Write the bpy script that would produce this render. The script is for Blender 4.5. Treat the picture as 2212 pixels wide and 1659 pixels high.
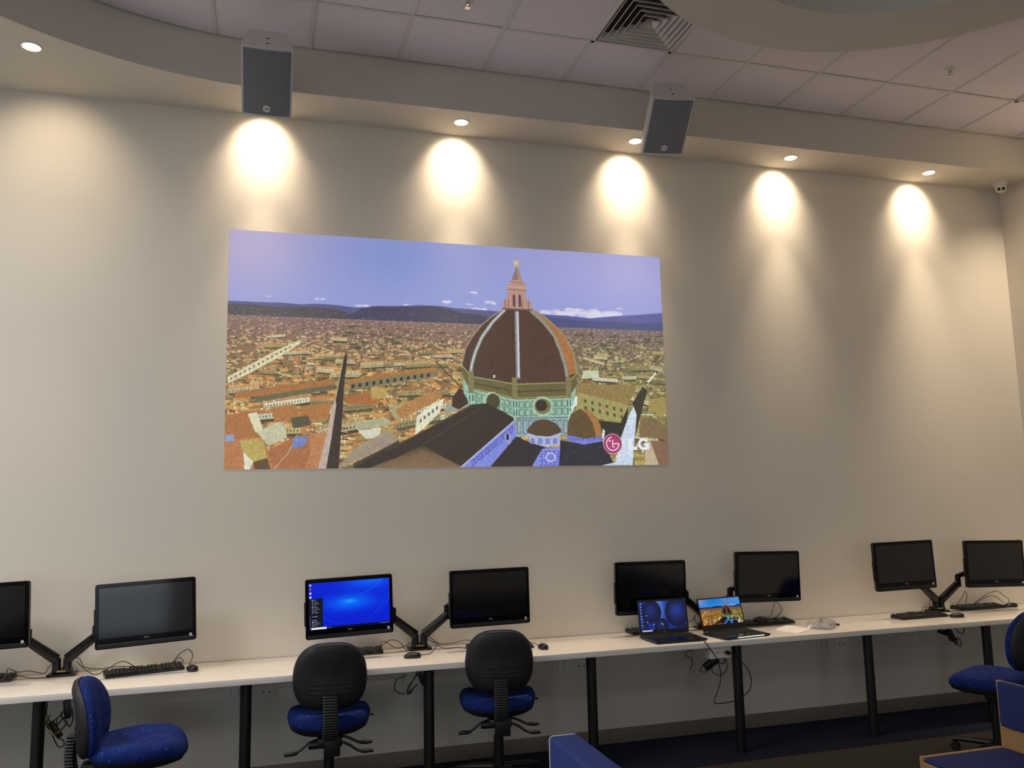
import bpy, bmesh, math, random
import numpy as np
from mathutils import Vector, Matrix, Euler

random.seed(7)
PI = math.pi
for o in list(bpy.data.objects):
    bpy.data.objects.remove(o)
SC = bpy.context.scene
COL = SC.collection

# ------------------------------------------------------------------ camera, world, lights, exposure
H1, H2, DZ, XR = 4.482, 4.796, 0.7665, 6.48        # soffit, ceiling, desk top, right wall
YAW, PITCH, ROLL = math.radians(16.49), math.radians(7.527), math.radians(-1.206)
cam = bpy.data.cameras.new('camera')
cam.sensor_width = 36.0
cam.lens = 1808.8 / 2212 * 36.0
cam.clip_start = 0.05
camo = bpy.data.objects.new('camera', cam)
COL.objects.link(camo)
fw = Vector((math.sin(YAW) * math.cos(PITCH), math.cos(YAW) * math.cos(PITCH), math.sin(PITCH)))
rt = Vector((math.cos(YAW), -math.sin(YAW), 0))
up = rt.cross(fw)
r2 = math.cos(ROLL) * rt + math.sin(ROLL) * up
u2 = -math.sin(ROLL) * rt + math.cos(ROLL) * up
M = Matrix((r2, u2, -fw)).transposed().to_4x4()
M.translation = Vector((0, -5.874, 1.790))
camo.matrix_world = M
SC.camera = camo

SC.view_settings.view_transform = 'Standard'
SC.view_settings.look = 'None'
SC.view_settings.gamma = 1.0
SC.view_settings.use_curve_mapping = False
SC.view_settings.exposure = 0.0
SC.cycles.max_bounces = 8
SC.cycles.diffuse_bounces = 5

w = bpy.data.worlds.new('world')
SC.world = w
w.use_nodes = True
w.node_tree.nodes['Background'].inputs[0].default_value = (0.62, 0.72, 0.85, 1)
w.node_tree.nodes['Background'].inputs[1].default_value = 0.3


def area(name, loc, target, sx, sy, power, col):
    l = bpy.data.lights.new(name, 'AREA')
    l.shape = 'RECTANGLE'
    l.size, l.size_y, l.energy, l.color = sx, sy, power, col
    o = bpy.data.objects.new(name, l)
    COL.objects.link(o)
    o.location = loc
    o.rotation_euler = (Vector(target) - Vector(loc)).to_track_quat('-Z', 'Y').to_euler()
    o['kind'] = 'helper'
    return o


# daylight through the windows of the wall behind the camera and of the left wall, and two unseen fill lights added overhead
area('window_daylight', (-1.9, -9.42, 1.75), (-1.9, 0, 1.2), 4.6, 1.7, 22, (0.88, 0.96, 1.0))
area('window_daylight', (4.6, -9.42, 1.75), (4.6, 0, 1.2), 2.2, 1.7, 12, (0.92, 0.97, 1.0))
area('window_daylight', (-5.42, -2.6, 1.75), (0, -1.6, 1.2), 3.0, 1.7, 26, (0.92, 0.97, 1.0))
area('overhead_fill_light', (-3.2, -3.0, 4.47), (-3.2, -3.0, 0), 1.2, 2.4, 146, (1.0, 0.98, 0.95))
area('overhead_fill_light', (0.5, -7.0, 4.77), (0.5, -7.0, 0), 6.0, 1.2, 40, (1.0, 0.95, 0.88))

LAMPS = [(-1.37, -0.62), (-0.054, -0.235), (1.326, -0.235), (2.706, -0.235), (4.092, -0.235), (5.474, -0.235)]
LAMP_COL = (1.0, 0.80, 0.56)


def lamp_light(x, y, z=H1):
    for size, drop, power in ((92, 0.225, 43), (114, 1.3, 17), (78, 2.6, 27), (46, 9.0, 150)):      # tilted reflector lobe, wide spill and narrow core of one lamp
        l = bpy.data.lights.new('downlight_beam', 'SPOT')
        l.energy, l.color = power * (0.72 if x < -1 else 1.0), LAMP_COL
        l.spot_size, l.spot_blend, l.shadow_soft_size = math.radians(size), 1.0, 0.03
        o = bpy.data.objects.new('downlight_beam', l)
        COL.objects.link(o)
        o.location = (x, y, z - 0.014)
        tgt = Vector((x, y + 0.235 * (drop < 5), z - drop))
        if z > H1 + .1 and drop < .3:            # the added lamp by the side wall is turned towards the corner
            tgt, l.energy, l.spot_size = Vector((x, y + 1.2, z - 2.3)), 260, math.radians(74)
        o.rotation_euler = (tgt - o.location).to_track_quat('-Z', 'Y').to_euler()
        o['kind'] = 'helper'


ADDED_LAMPS = [(6.36, -1.25, H2)]  # unseen downlight added to brighten the right wall near the corner
for p in LAMPS + ADDED_LAMPS:
    lamp_light(*p)


# ------------------------------------------------------------------ helpers
def lin(c):
    return tuple(((v / 255) / 12.92 if v / 255 <= 0.04045 else (((v / 255) + 0.055) / 1.055) ** 2.4) for v in c)


def mat(name, rgb, rough=0.5, metal=0.0, var=0.06, scale=40.0, bump=0.0, spec=0.5, coat=0.0, alpha=1.0, trans=0.0):
    m = bpy.data.materials.new(name)
    m.use_nodes = True
    nt = m.node_tree
    b = nt.nodes['Principled BSDF']
    tc = nt.nodes.new('ShaderNodeTexCoord')
    no = nt.nodes.new('ShaderNodeTexNoise')
    no.inputs['Scale'].default_value = scale
    no.inputs['Detail'].default_value = 4
    nt.links.new(tc.outputs['Object'], no.inputs['Vector'])
    mx = nt.nodes.new('ShaderNodeMix')
    mx.data_type = 'RGBA'
    c = lin(rgb)
    mx.inputs[6].default_value = (*[v * (1 - var) for v in c], 1)
    mx.inputs[7].default_value = (*[min(1, v * (1 + var)) for v in c], 1)
    nt.links.new(no.outputs['Fac'], mx.inputs[0])
    nt.links.new(mx.outputs[2], b.inputs['Base Color'])
    b.inputs['Roughness'].default_value = rough
    b.inputs['Metallic'].default_value = metal
    b.inputs['Specular IOR Level'].default_value = spec
    b.inputs['Coat Weight'].default_value = coat
    b.inputs['Alpha'].default_value = alpha
    b.inputs['Transmission Weight'].default_value = trans
    if bump:
        bu = nt.nodes.new('ShaderNodeBump')
        bu.inputs['Strength'].default_value = bump
        bu.inputs['Distance'].default_value = 0.004
        nt.links.new(no.outputs['Fac'], bu.inputs['Height'])
        nt.links.new(bu.outputs['Normal'], b.inputs['Normal'])
    m['c'] = c
    return m


def emis(name, rgb, strength):
    m = mat(name, rgb)
    b = m.node_tree.nodes['Principled BSDF']
    b.inputs['Emission Color'].default_value = (*lin(rgb), 1)
    b.inputs['Emission Strength'].default_value = strength
    return m


class MB:
    def __init__(self):
        self.bm = bmesh.new()

    def _merge(self, tmp, mtx=None):
        if mtx is not None:
            tmp.transform(mtx)
        me = bpy.data.meshes.new('tmp')
        tmp.to_mesh(me)
        tmp.free()
        self.bm.from_mesh(me)
        bpy.data.meshes.remove(me)
        return self

    def box(self, c, s, bev=0.0, seg=2, rot=None):
        t = bmesh.new()
        bmesh.ops.create_cube(t, size=1.0)
        bmesh.ops.scale(t, vec=s, verts=t.verts)
        if bev:
            bmesh.ops.bevel(t, geom=list(t.edges), offset=bev, segments=seg, profile=0.6, affect='EDGES')
        m = Matrix.Translation(c)
        if rot is not None:
            m = m @ Euler(rot).to_matrix().to_4x4()
        return self._merge(t, m)

    def cyl(self, p0, p1, r0, r1=None, seg=20, bev=0.0):
        p0, p1 = Vector(p0), Vector(p1)
        r1 = r0 if r1 is None else r1
        d = p1 - p0
        t = bmesh.new()
        bmesh.ops.create_cone(t, cap_ends=True, segments=seg, radius1=r0, radius2=r1, depth=d.length)
        if bev:
            ed = [e for e in t.edges if any(len(f.verts) > 4 for f in e.link_faces)]
            bmesh.ops.bevel(t, geom=ed, offset=bev, segments=2, affect='EDGES')
        m = Matrix.Translation((p0 + p1) / 2) @ d.to_track_quat('Z', 'Y').to_matrix().to_4x4()
        return self._merge(t, m)

    def ball(self, c, r, s=(1, 1, 1), u=20, v=12):
        t = bmesh.new()
        bmesh.ops.create_uvsphere(t, u_segments=u, v_segments=v, radius=r)
        return self._merge(t, Matrix.Translation(c) @ Matrix.Diagonal((*s, 1)))

    def rings(self, rings, close_ends=True):
        """skin a list of equally long closed vertex loops"""
        vs = [[self.bm.verts.new(p) for p in r] for r in rings]
        n = len(rings[0])
        for a, b in zip(vs, vs[1:]):
            for i in range(n):
                self.bm.faces.new((a[i], a[(i + 1) % n], b[(i + 1) % n], b[i]))
        if close_ends:
            self.bm.faces.new(vs[0][::-1])
            self.bm.faces.new(vs[-1])
        return self

    def tube(self, pts, r, seg=6, sub=5):
        P = [Vector(p) for p in pts]
        if sub > 1 and len(P) > 2:
            Q = []
            for i in range(len(P) - 1):
                a, b, c, d = P[max(i - 1, 0)], P[i], P[i + 1], P[min(i + 2, len(P) - 1)]
                for k in range(sub):
                    t = k / sub
                    Q.append(0.5 * ((2 * b) + (c - a) * t + (2 * a - 5 * b + 4 * c - d) * t * t + (3 * b - a - 3 * c + d) * t ** 3))
            Q.append(P[-1])
            P = Q
        n = None
        rs = []
        for i, p in enumerate(P):
            t = (P[min(i + 1, len(P) - 1)] - P[max(i - 1, 0)])
            t = t.normalized() if t.length > 1e-9 else Vector((0, 0, 1))
            if n is None:
                n = t.orthogonal().normalized()
            n = (n - t * n.dot(t))
            n = n.normalized() if n.length > 1e-6 else t.orthogonal().normalized()
            b = t.cross(n)
            rs.append([p + r * (math.cos(2 * PI * k / seg) * n + math.sin(2 * PI * k / seg) * b) for k in range(seg)])
        return self.rings(rs)

    def lathe(self, prof, c=(0, 0, 0), seg=32, mtx=None):
        t = bmesh.new()
        rs = [[t.verts.new((r * math.cos(2 * PI * k / seg), r * math.sin(2 * PI * k / seg), z)) for k in range(seg)] for r, z in prof]
        for a, b in zip(rs, rs[1:]):
            for i in range(seg):
                t.faces.new((a[i], a[(i + 1) % seg], b[(i + 1) % seg], b[i]))
        t.faces.new(rs[0][::-1])
        t.faces.new(rs[-1])
        bmesh.ops.remove_doubles(t, verts=t.verts, dist=1e-6)
        m = Matrix.Translation(c)
        if mtx is not None:
            m = m @ mtx
        return self._merge(t, m)

    def prism(self, poly, z0, z1):
        """polygon in xy extruded along z"""
        a = [(x, y, z0) for x, y in poly]
        b = [(x, y, z1) for x, y in poly]
        return self.rings([a, b])

    def build(self, name, m, parent=None, smooth=True, loc=None, ang=0.6):
        bmesh.ops.recalc_face_normals(self.bm, faces=self.bm.faces)
        me = bpy.data.meshes.new(name)
        self.bm.to_mesh(me)
        self.bm.free()
        if smooth:
            for p in me.polygons:
                p.use_smooth = True
            me.set_sharp_from_angle(angle=ang)
        me.materials.append(m)
        o = bpy.data.objects.new(name, me)
        COL.objects.link(o)
        if parent is not None:
            o.parent = parent
        if loc is not None:
            o.location = loc
        return o


def tag(o, label, cat, group=None):
    o['label'] = label
    o['category'] = cat
    o['kind'] = 'thing'
    if group:
        o['group'] = group
    return o


def thing(name, label, cat, loc=(0, 0, 0), rot=(0, 0, 0), group=None):
    o = bpy.data.objects.new(name, None)
    o.empty_display_size = 0.1
    COL.objects.link(o)
    o.location = loc
    o.rotation_euler = rot
    return tag(o, label, cat, group)


def struct(o):
    o['kind'] = 'structure'
    return o


def dup(root, label, loc, rot=(0, 0, 0), group=None):
    r = root.copy()
    COL.objects.link(r)
    r.location, r.rotation_euler = loc, rot
    r['label'] = label
    if group:
        r['group'] = group
    for ch in list(root.children):
        c = ch.copy()
        COL.objects.link(c)
        c.parent = r
        for g in list(ch.children):
            d = g.copy()
            COL.objects.link(d)
            d.parent = c
    return r


# ------------------------------------------------------------------ flat pictures for the screens, drawn here as pixels
class Canvas:
    def __init__(self, w, h, s):
        self.s = s
        self.W, self.H = int(w * s), int(h * s)
        self.a = np.zeros((self.H, self.W, 3), np.float32)

    def poly(self, pts, c, k=1.0):
        P = np.asarray(pts, np.float32) * self.s
        x0, y0 = np.floor(P.min(0)).astype(int)
        x1, y1 = np.ceil(P.max(0)).astype(int) + 1
        x0, y0, x1, y1 = max(x0, 0), max(y0, 0), min(x1, self.W), min(y1, self.H)
        if x1 <= x0 or y1 <= y0:
            return
        X = np.arange(x0, x1)[None, :] + 0.5
        Y = np.arange(y0, y1)[:, None] + 0.5
        ins = np.zeros((y1 - y0, x1 - x0), bool)
        n = len(P)
        for i in range(n):
            ax, ay = P[i]
            bx, by = P[(i + 1) % n]
            if ay == by:
                continue
            ins ^= ((ay > Y) != (by > Y)) & (X < (bx - ax) * (Y - ay) / (by - ay) + ax)
        r = self.a[y0:y1, x0:x1]
        r[ins] = r[ins] * (1 - k) + np.asarray(c, np.float32) * k

    def line(self, pts, wd, c, k=1.0):
        for (ax, ay), (bx, by) in zip(pts, pts[1:]):
            L = math.hypot(bx - ax, by - ay) or 1
            nx, ny = -(by - ay) / L * wd / 2, (bx - ax) / L * wd / 2
            self.poly([(ax + nx, ay + ny), (bx + nx, by + ny), (bx - nx, by - ny), (ax - nx, ay - ny)], c, k)

    def oval(self, c, rx, ry, col, k=1.0, a0=0, a1=2 * PI, n=28):
        self.poly([(c[0] + rx * math.cos(a0 + (a1 - a0) * i / n), c[1] + ry * math.sin(a0 + (a1 - a0) * i / n)) for i in range(n + 1)], col, k)

    def arc(self, c, r0, r1, col, a0, a1, n=28):
        A = [a0 + (a1 - a0) * i / n for i in range(n + 1)]
        self.poly([(c[0] + r1 * math.cos(t), c[1] + r1 * math.sin(t)) for t in A] + [(c[0] + r0 * math.cos(t), c[1] + r0 * math.sin(t)) for t in A[::-1]], col)

    def image(self, name, fn=None):
        a = np.clip(self.a / 255.0, 0, 1)
        if fn:
            a = fn(a)
        h, w_ = a.shape[:2]
        img = bpy.data.images.new(name, w_, h)
        px = np.ones((h, w_, 4), np.float32)
        px[..., :3] = a[::-1]
        img.pixels.foreach_set(px.ravel())
        img.pack()
        return img


def screen_mat(name, img, strength, base=0.012, rough=0.15):
    m = bpy.data.materials.new(name)
    m.use_nodes = True
    nt = m.node_tree
    b = nt.nodes['Principled BSDF']
    t = nt.nodes.new('ShaderNodeTexImage')
    t.image = img
    t.extension = 'EXTEND'
    nt.links.new(t.outputs[0], b.inputs['Emission Color'])
    b.inputs['Emission Strength'].default_value = strength
    b.inputs['Base Color'].default_value = (base, base, base, 1)
    b.inputs['Roughness'].default_value = rough
    return m


def panel(name, w_, h, m, parent=None, y=0.0, c=(0, 0), t=0.0015):
    """thin upright slab facing -Y with its front face mapped 0..1"""
    x0, x1, z0, z1 = c[0] - w_ / 2, c[0] + w_ / 2, c[1] - h / 2, c[1] + h / 2
    v = [(x0, y, z0), (x1, y, z0), (x1, y, z1), (x0, y, z1), (x0, y + t, z0), (x1, y + t, z0), (x1, y + t, z1), (x0, y + t, z1)]
    f = [(0, 1, 2, 3), (5, 4, 7, 6), (4, 0, 3, 7), (1, 5, 6, 2), (3, 2, 6, 7), (4, 5, 1, 0)]
    me = bpy.data.meshes.new(name)
    me.from_pydata(v, [], f)
    uv = me.uv_layers.new(name='UVMap')
    for i, q in enumerate([(0, 0), (1, 0), (1, 1), (0, 1)]):
        uv.data[i].uv = q
    me.materials.append(m)
    o = bpy.data.objects.new(name, me)
    COL.objects.link(o)
    if parent is not None:
        o.parent = parent
    return o


def draw_city():
    C = Canvas(1000, 506, 1.5)
    rng = random.Random(3)
    H, W = C.a.shape[:2]
    yy = np.linspace(0, 506, H)[:, None]
    xx = np.linspace(0, 1000, W)[None, :]

    def mixc(a, b, t):
        return np.asarray(a, np.float32) * (1 - t[..., None]) + np.asarray(b, np.float32) * t[..., None]
    t = np.clip(yy / 165, 0, 1) * np.ones_like(xx)
    sky = mixc((140, 150, 205), (146, 158, 216), t)
    g1 = np.exp(-((xx - 20) / 190) ** 2 - ((yy - 10) / 130) ** 2)
    g2 = np.exp(-((xx - 900) / 300) ** 2 - ((yy - 40) / 120) ** 2)
    sky = sky + g1[..., None] * np.array([38, 16, 0]) + g2[..., None] * np.array([26, 14, 12])
    sky -= np.exp(-((xx - 330) / 160) ** 2 - ((yy - 40) / 60) ** 2)[..., None] * np.array([12, 6, 0])
    C.a[:] = sky
    # clouds
    for (x, y), s in zip([(530, 112), (463, 135), (568, 133), (768, 141), (823, 147), (887, 134), (544, 150), (519, 139), (714, 151), (870, 148), (82, 141), (188, 142), (279, 154), (377, 148), (790, 150), (840, 152), (740, 153)],
                         [9, 12, 12, 16, 26, 8, 16, 7, 22, 24, 5, 9, 12, 10, 40, 40, 26]):
        for k in range(7):
            C.oval((x + rng.uniform(-s, s), y + rng.uniform(-.18, .18) * s), s * rng.uniform(.3, .6), s * rng.uniform(.1, .28), (222, 218, 240), 0.55)
    # hills
    C.poly([(-2, 155), (56, 155), (112, 154), (149, 156), (178, 153), (223, 154), (263, 158), (296, 155), (313, 152), (357, 150), (408, 146), (453, 146), (488, 150), (538, 151), (586, 153), (620, 156), (620, 210), (-2, 203)], (88, 90, 132))
    C.poly([(640, 156), (669, 153), (714, 156), (753, 156), (811, 160), (878, 152), (934, 147), (1004, 139), (1005, 200), (640, 200)], (92, 96, 158))
    C.poly([(-2, 162), (40, 160), (102, 164), (165, 161), (217, 163), (250, 170), (263, 192), (-1, 202)], (80, 76, 82))
    C.poly([(250, 175), (276, 161), (303, 153), (340, 154), (380, 151), (432, 147), (467, 151), (503, 160), (538, 162), (600, 172), (600, 195), (237, 192)], (70, 68, 92))
    C.poly([(640, 160), (677, 158), (714, 161), (772, 165), (830, 168), (878, 165), (934, 168), (1005, 162), (1007, 190), (640, 195)], (78, 84, 128))
    for k in range(150):
        x, y = rng.uniform(0, 600), rng.uniform(163, 186)
        C.poly([(x, y), (x + rng.uniform(1, 4), y), (x + 3, y + 1.3), (x, y + 1.3)], (165, 155, 155), 0.6)
    # ground
    y0 = int(184 * 1.5)
    tt = np.clip((yy[y0:] - 184) / 120, 0, 1) * np.ones_like(xx)
    g = mixc((132, 108, 106), (138, 108, 66), tt)
    rgt = np.clip((xx - 680) / 200, 0, 1) * np.ones_like(yy[y0:])
    C.a[y0:] = g * (1 - rgt[..., None] * .5) + mixc((112, 102, 112), (112, 106, 66), tt) * rgt[..., None] * .5
    # house roofs and walls, far to near
    items = sorted([(186 + 322 * rng.random() ** 1.5) for k in range(4800)])
    for v in items:
        s = (v - 184) / 322
        sz = 2.6 + 25 * s ** 1.05
        x = rng.uniform(-20, 1020)
        wd, ht = sz * rng.uniform(.7, 2.2), sz * rng.uniform(.22, .5)
        sk = rng.uniform(-.7, .7) * wd * .6
        br = rng.uniform(.86, 1.3)
        u = rng.random()
        if x < 690:
            far, near = (172, 134, 118), ((184, 134, 76) if u < .5 else (172, 148, 96) if u < .8 else (158, 112, 68))
        else:
            far, near = (140, 130, 118), ((154, 138, 82) if u < .6 else (140, 132, 90))
        q = min(1, s * 2.6)
        rc = np.array([min(255, (far[i] * (1 - q) + near[i] * q) * br) for i in range(3)])
        kind = rng.random()
        wall_c = (236, 230, 190) if kind < .3 else (214, 200, 136) if kind < .5 else (164, 154, 106)
        if s < .12:
            wall_c = (200, 172, 156) if kind < .5 else (128, 104, 100)
        wh = ht * rng.uniform(.4, 1.25)
        # cast shade of the house, its lit front and its darker return
        C.poly([(x + wd * .75, v), (x + wd * 1.3, v + wh * .3), (x + wd * 1.3, v + wh * 1.15), (x + wd * .3, v + wh * 1.2)], (70, 60, 42), .6)
        C.poly([(x, v), (x + wd * .7, v), (x + wd * .7, v + wh), (x, v + wh)], [c * rng.uniform(.8, 1.04) for c in wall_c])
        C.poly([(x + wd * .7, v), (x + wd, v - wh * .1), (x + wd, v + wh * .85), (x + wd * .7, v + wh)], [c * .52 for c in wall_c])
        if sz > 5:
            st = 2.6 + sz * .13
            for j in range(int(wd * .7 / st)):
                wx = x + 1 + j * st
                C.poly([(wx, v + wh * .3), (wx + st * .36, v + wh * .3), (wx + st * .36, v + wh * .72), (wx, v + wh * .72)], (84, 76, 50), .8)
        C.poly([(x - 1, v), (x + wd * .72, v), (x + wd * .72 + sk, v - ht), (x + sk, v - ht)], rc)
        C.poly([(x + wd * .72, v), (x + wd + 1, v - wh * .1), (x + wd * .9 + sk, v - ht * .9), (x + wd * .72 + sk, v - ht)], rc * .74)
        if sz > 9:
            for j in range(3):
                f = (j + 1) / 4
                C.line([(x + sk * f, v - ht * f), (x + wd * .72 + sk * f, v - ht * f)], .7, rc * .84)
        if kind > .66:
            gx, gy = x + rng.random() * wd * .6, v - ht * rng.uniform(.3, 1)
            C.poly([(gx, gy - sz * .12), (gx + sz * .09 + 1, gy - sz * .12), (gx + sz * .09 + 1, gy + sz * .1), (gx, gy + sz * .1)], (236, 230, 204))
        if kind < .06:
            C.oval((x, v), sz * .5, sz * .22, (84, 88, 54), .85)
    for k in range(60):
        x, y = rng.choice([rng.uniform(230, 480), rng.uniform(780, 1000)]), rng.uniform(196, 250)
        C.oval((x, y), rng.uniform(4, 14), rng.uniform(1, 3), (74, 76, 52), .7)
    # long terraces along the streets
    rows = sorted(rng.uniform(222, 430) for k in range(64))
    for v in rows:
        s = (v - 184) / 322
        x = rng.choice([rng.uniform(0, 230), rng.uniform(250, 500), rng.uniform(775, 985)])
        wd, ht, wh = (26 + 90 * s) * rng.uniform(.6, 1.2), 3 + 17 * s, 2.5 + 14 * s
        sl = rng.uniform(-.24, .06) if x < 600 else rng.uniform(-.05, .3)
        off = rng.uniform(-.3, .5) * ht
        rc = np.array(rng.choice([(186, 134, 78), (176, 146, 92), (164, 112, 68), (190, 150, 100)]) if x < 600 else rng.choice([(150, 132, 82), (160, 142, 88), (140, 128, 90)]), float) * rng.uniform(.85, 1.1)
        wc = np.array(rng.choice([(226, 216, 170), (200, 184, 120), (150, 146, 104), (228, 224, 200)]), float) * rng.uniform(.8, 1.0)
        C.poly([(x, v), (x + wd, v + sl * wd), (x + wd, v + sl * wd + wh), (x, v + wh)], wc)
        C.poly([(x, v + wh), (x + wd, v + sl * wd + wh), (x + wd + 2, v + sl * wd + wh * 1.5), (x + 3, v + wh * 1.5)], (60, 52, 36), .7)
        st = 2.5 + 6 * s
        for j in range(int(wd / st)):
            wx, wy = x + 1.5 + j * st, v + sl * (j * st)
            C.poly([(wx, wy + wh * .28), (wx + st * .36, wy + wh * .28), (wx + st * .36, wy + wh * .7), (wx, wy + wh * .7)], (82, 74, 52), .85)
        C.poly([(x - 1, v), (x + wd + 1, v + sl * wd), (x + wd + off, v + sl * wd - ht * .6), (x + off, v - ht * .6)], rc)
        C.line([(x + off, v - ht * .6), (x + wd + off, v + sl * wd - ht * .6)], .9, np.minimum(rc * 1.2, 255))
        for j in range(int(3 + wd / 14)):
            gx = x + rng.random() * wd
            gy = v + sl * (gx - x) - ht * rng.uniform(.2, .6)
            C.poly([(gx, gy), (gx + 1 + 2 * s, gy), (gx + 1 + 2 * s, gy + 1.5 + 3 * s), (gx, gy + 1.5 + 3 * s)], (228, 220, 190), .8)
    C.line([(440, 272), (470, 302), (500, 332)], 3, (84, 72, 50))
    # larger pieces of the near town
    C.poly([(241, 318), (330, 301), (438, 285), (449, 294), (333, 310), (248, 324)], (172, 118, 62))
    C.poly([(248, 324), (333, 310), (373, 302), (445, 294), (440, 306), (363, 319), (254, 341)], (128, 122, 92))
    for k in range(12):
        C.poly([(256 + 15 * k, 327 - 2.5 * k), (262 + 15 * k, 326 - 2.5 * k), (262 + 15 * k, 334 - 2.5 * k), (256 + 15 * k, 335 - 2.5 * k)], (52, 48, 36))
    C.poly([(15, 347), (155, 325), (219, 314), (219, 328), (155, 339), (57, 356), (21, 360)], (166, 112, 62))
    C.poly([(57, 356), (219, 328), (219, 337), (60, 368)], (104, 100, 72))
    C.poly([(4, 327), (2, 316), (43, 291), (74, 272), (104, 254), (148, 234), (148, 241), (104, 272), (47, 307), (4, 329)], (218, 210, 172))
    for k in range(14):
        C.poly([(8 + 9 * k, 318 - 5.4 * k), (12 + 9 * k, 316 - 5.4 * k), (12 + 9 * k, 320 - 5.4 * k), (8 + 9 * k, 322 - 5.4 * k)], (110, 100, 76))
    C.poly([(0, 395), (60, 385), (84, 440), (0, 446)], (170, 112, 66))
    C.poly([(62, 429), (113, 405), (124, 440), (87, 458)], (196, 192, 160))
    C.poly([(44, 392), (62, 388), (76, 425), (60, 430)], (222, 216, 180))
    C.poly([(90, 380), (140, 372), (150, 400), (100, 410)], (172, 116, 66))
    C.poly([(150, 376), (214, 366), (208, 402), (150, 408)], (174, 116, 64))
    C.poly([(130, 400), (166, 394), (172, 414), (136, 422)], (84, 82, 62))
    C.poly([(0, 448), (59, 439), (84, 458), (94, 508), (0, 507)], (182, 122, 78))
    C.poly([(87, 467), (145, 436), (212, 430), (199, 507), (97, 508)], (168, 108, 68))
    C.poly([(168, 432), (212, 430), (199, 507), (160, 507), (172, 470)], (186, 128, 84))
    C.line([(145, 436), (128, 470), (97, 508)], 1.5, (205, 190, 170))
    C.poly([(138, 439), (166, 438), (160, 458), (133, 464)], (112, 134, 190))
    C.poly([(2, 436), (16, 434), (20, 448), (2, 450)], (140, 160, 205))
    C.poly([(29, 447), (62, 442), (77, 452), (84, 483), (57, 491), (37, 470)], (186, 166, 92))
    C.poly([(37, 470), (57, 491), (50, 508), (40, 506)], (225, 222, 200))
    C.poly([(57, 491), (84, 483), (92, 508), (60, 508)], (98, 72, 46))
    C.poly([(243, 258), (246, 262), (246, 275), (241, 325), (238, 374), (234, 439), (230, 507), (199, 507), (214, 439), (222, 358), (232, 300)], (56, 46, 38))
    for k in range(26):
        y = 300 + 8 * k
        C.line([(240 - k * .3, y), (246 + k * .2, y + 2)], 1.2 + k * .06, (170, 150, 110) if k % 3 else (92, 72, 50))
    C.poly([(187, 507), (207, 423), (213, 381), (222, 358), (224, 371), (215, 439), (204, 507)], (190, 172, 158))
    C.line([(236, 282), (222, 360)], 2.2, (198, 178, 130))
    C.poly([(240, 352), (290, 345), (330, 352), (300, 372), (245, 368)], (170, 108, 60))
    C.poly([(296, 332), (330, 334), (332, 356), (300, 358)], (186, 160, 88))
    C.poly([(258, 408), (330, 398), (345, 412), (270, 426)], (176, 172, 140))
    C.poly([(270, 426), (320, 420), (316, 440), (288, 444)], (214, 214, 190))
    C.poly([(320, 420), (348, 414), (344, 436), (322, 440)], (176, 150, 84))
    C.poly([(336, 376), (372, 366), (368, 396), (350, 404)], (172, 164, 118))
    C.poly([(360, 400), (420, 372), (456, 350), (440, 340), (400, 352), (350, 380)], (174, 128, 74))
    C.poly([(229, 501), (265, 462), (333, 425), (358, 446), (259, 495)], (160, 146, 126))
    for k in range(20):
        C.line([(240 + 5.6 * k, 492 - 3.2 * k), (252 + 5.6 * k, 496 - 2.6 * k)], .7, (120, 106, 90))
    C.poly([(259, 497), (358, 447), (360, 456), (262, 505)], (70, 60, 48))
    C.poly([(392, 436), (397, 396), (431, 366), (459, 355), (448, 386), (414, 420)], (226, 226, 200))
    for k in range(5):
        C.poly([(404 + 9 * k, 402 - 7 * k), (408 + 9 * k, 399 - 7 * k), (408 + 9 * k, 406 - 7 * k), (404 + 9 * k, 409 - 7 * k)], (90, 88, 64))
    C.poly([(489, 355), (520, 368), (468, 389), (457, 379)], (150, 158, 146))
    C.poly([(478, 352), (493, 331), (506, 337), (513, 365), (492, 379), (476, 372)], (62, 44, 36))
    # town right of the dome
    C.poly([(779, 316), (856, 318), (927, 317), (899, 367), (772, 337)], (146, 124, 76))
    C.poly([(772, 336), (902, 365), (880, 407), (769, 388)], (162, 154, 96))
    for k in range(6):
        for j in range(2):
            x, y = 790 + 18 * k, 352 + 4.1 * k + 16 * j
            C.poly([(x, y), (x + 6, y + 1.4), (x + 6, y + 9), (x, y + 8)], (86, 84, 54))
    C.poly([(822, 402), (880, 407), (901, 369), (896, 405), (875, 448), (832, 434)], (48, 44, 38))
    C.poly([(861, 509), (874, 455), (901, 390), (926, 350), (945, 330), (938, 350), (922, 387), (914, 441), (906, 509)], (206, 220, 236))
    C.poly([(952, 309), (975, 286), (978, 288), (957, 311)], (226, 230, 220))
    C.poly([(912, 360), (940, 320), (952, 330), (928, 400), (916, 440), (922, 388)], (58, 54, 42))
    C.poly([(932, 398), (964, 394), (1000, 416), (1002, 449), (954, 441), (926, 441)], (128, 106, 74))
    C.poly([(954, 448), (1004, 452), (1002, 511), (975, 510)], (134, 102, 82))
    C.poly([(940, 452), (954, 448), (975, 510), (938, 510)], (196, 178, 148))
    C.poly([(958, 350), (1000, 344), (1002, 380), (950, 384)], (160, 142, 84))
    C.poly([(790, 285), (828, 283), (830, 302), (786, 304)], (200, 204, 172))
    # big dome
    C.poly([(599, 147), (573, 164), (547, 186), (526, 212), (509, 240), (502, 268), (500, 279), (521, 303), (621, 321), (748, 316), (774, 291), (772, 269), (766, 240), (751, 211), (729, 187), (699, 162), (669, 145)], (76, 54, 42))
    C.poly([(631, 150), (664, 147), (695, 173), (721, 205), (737, 244), (750, 314), (631, 321)], (84, 59, 48))
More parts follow.
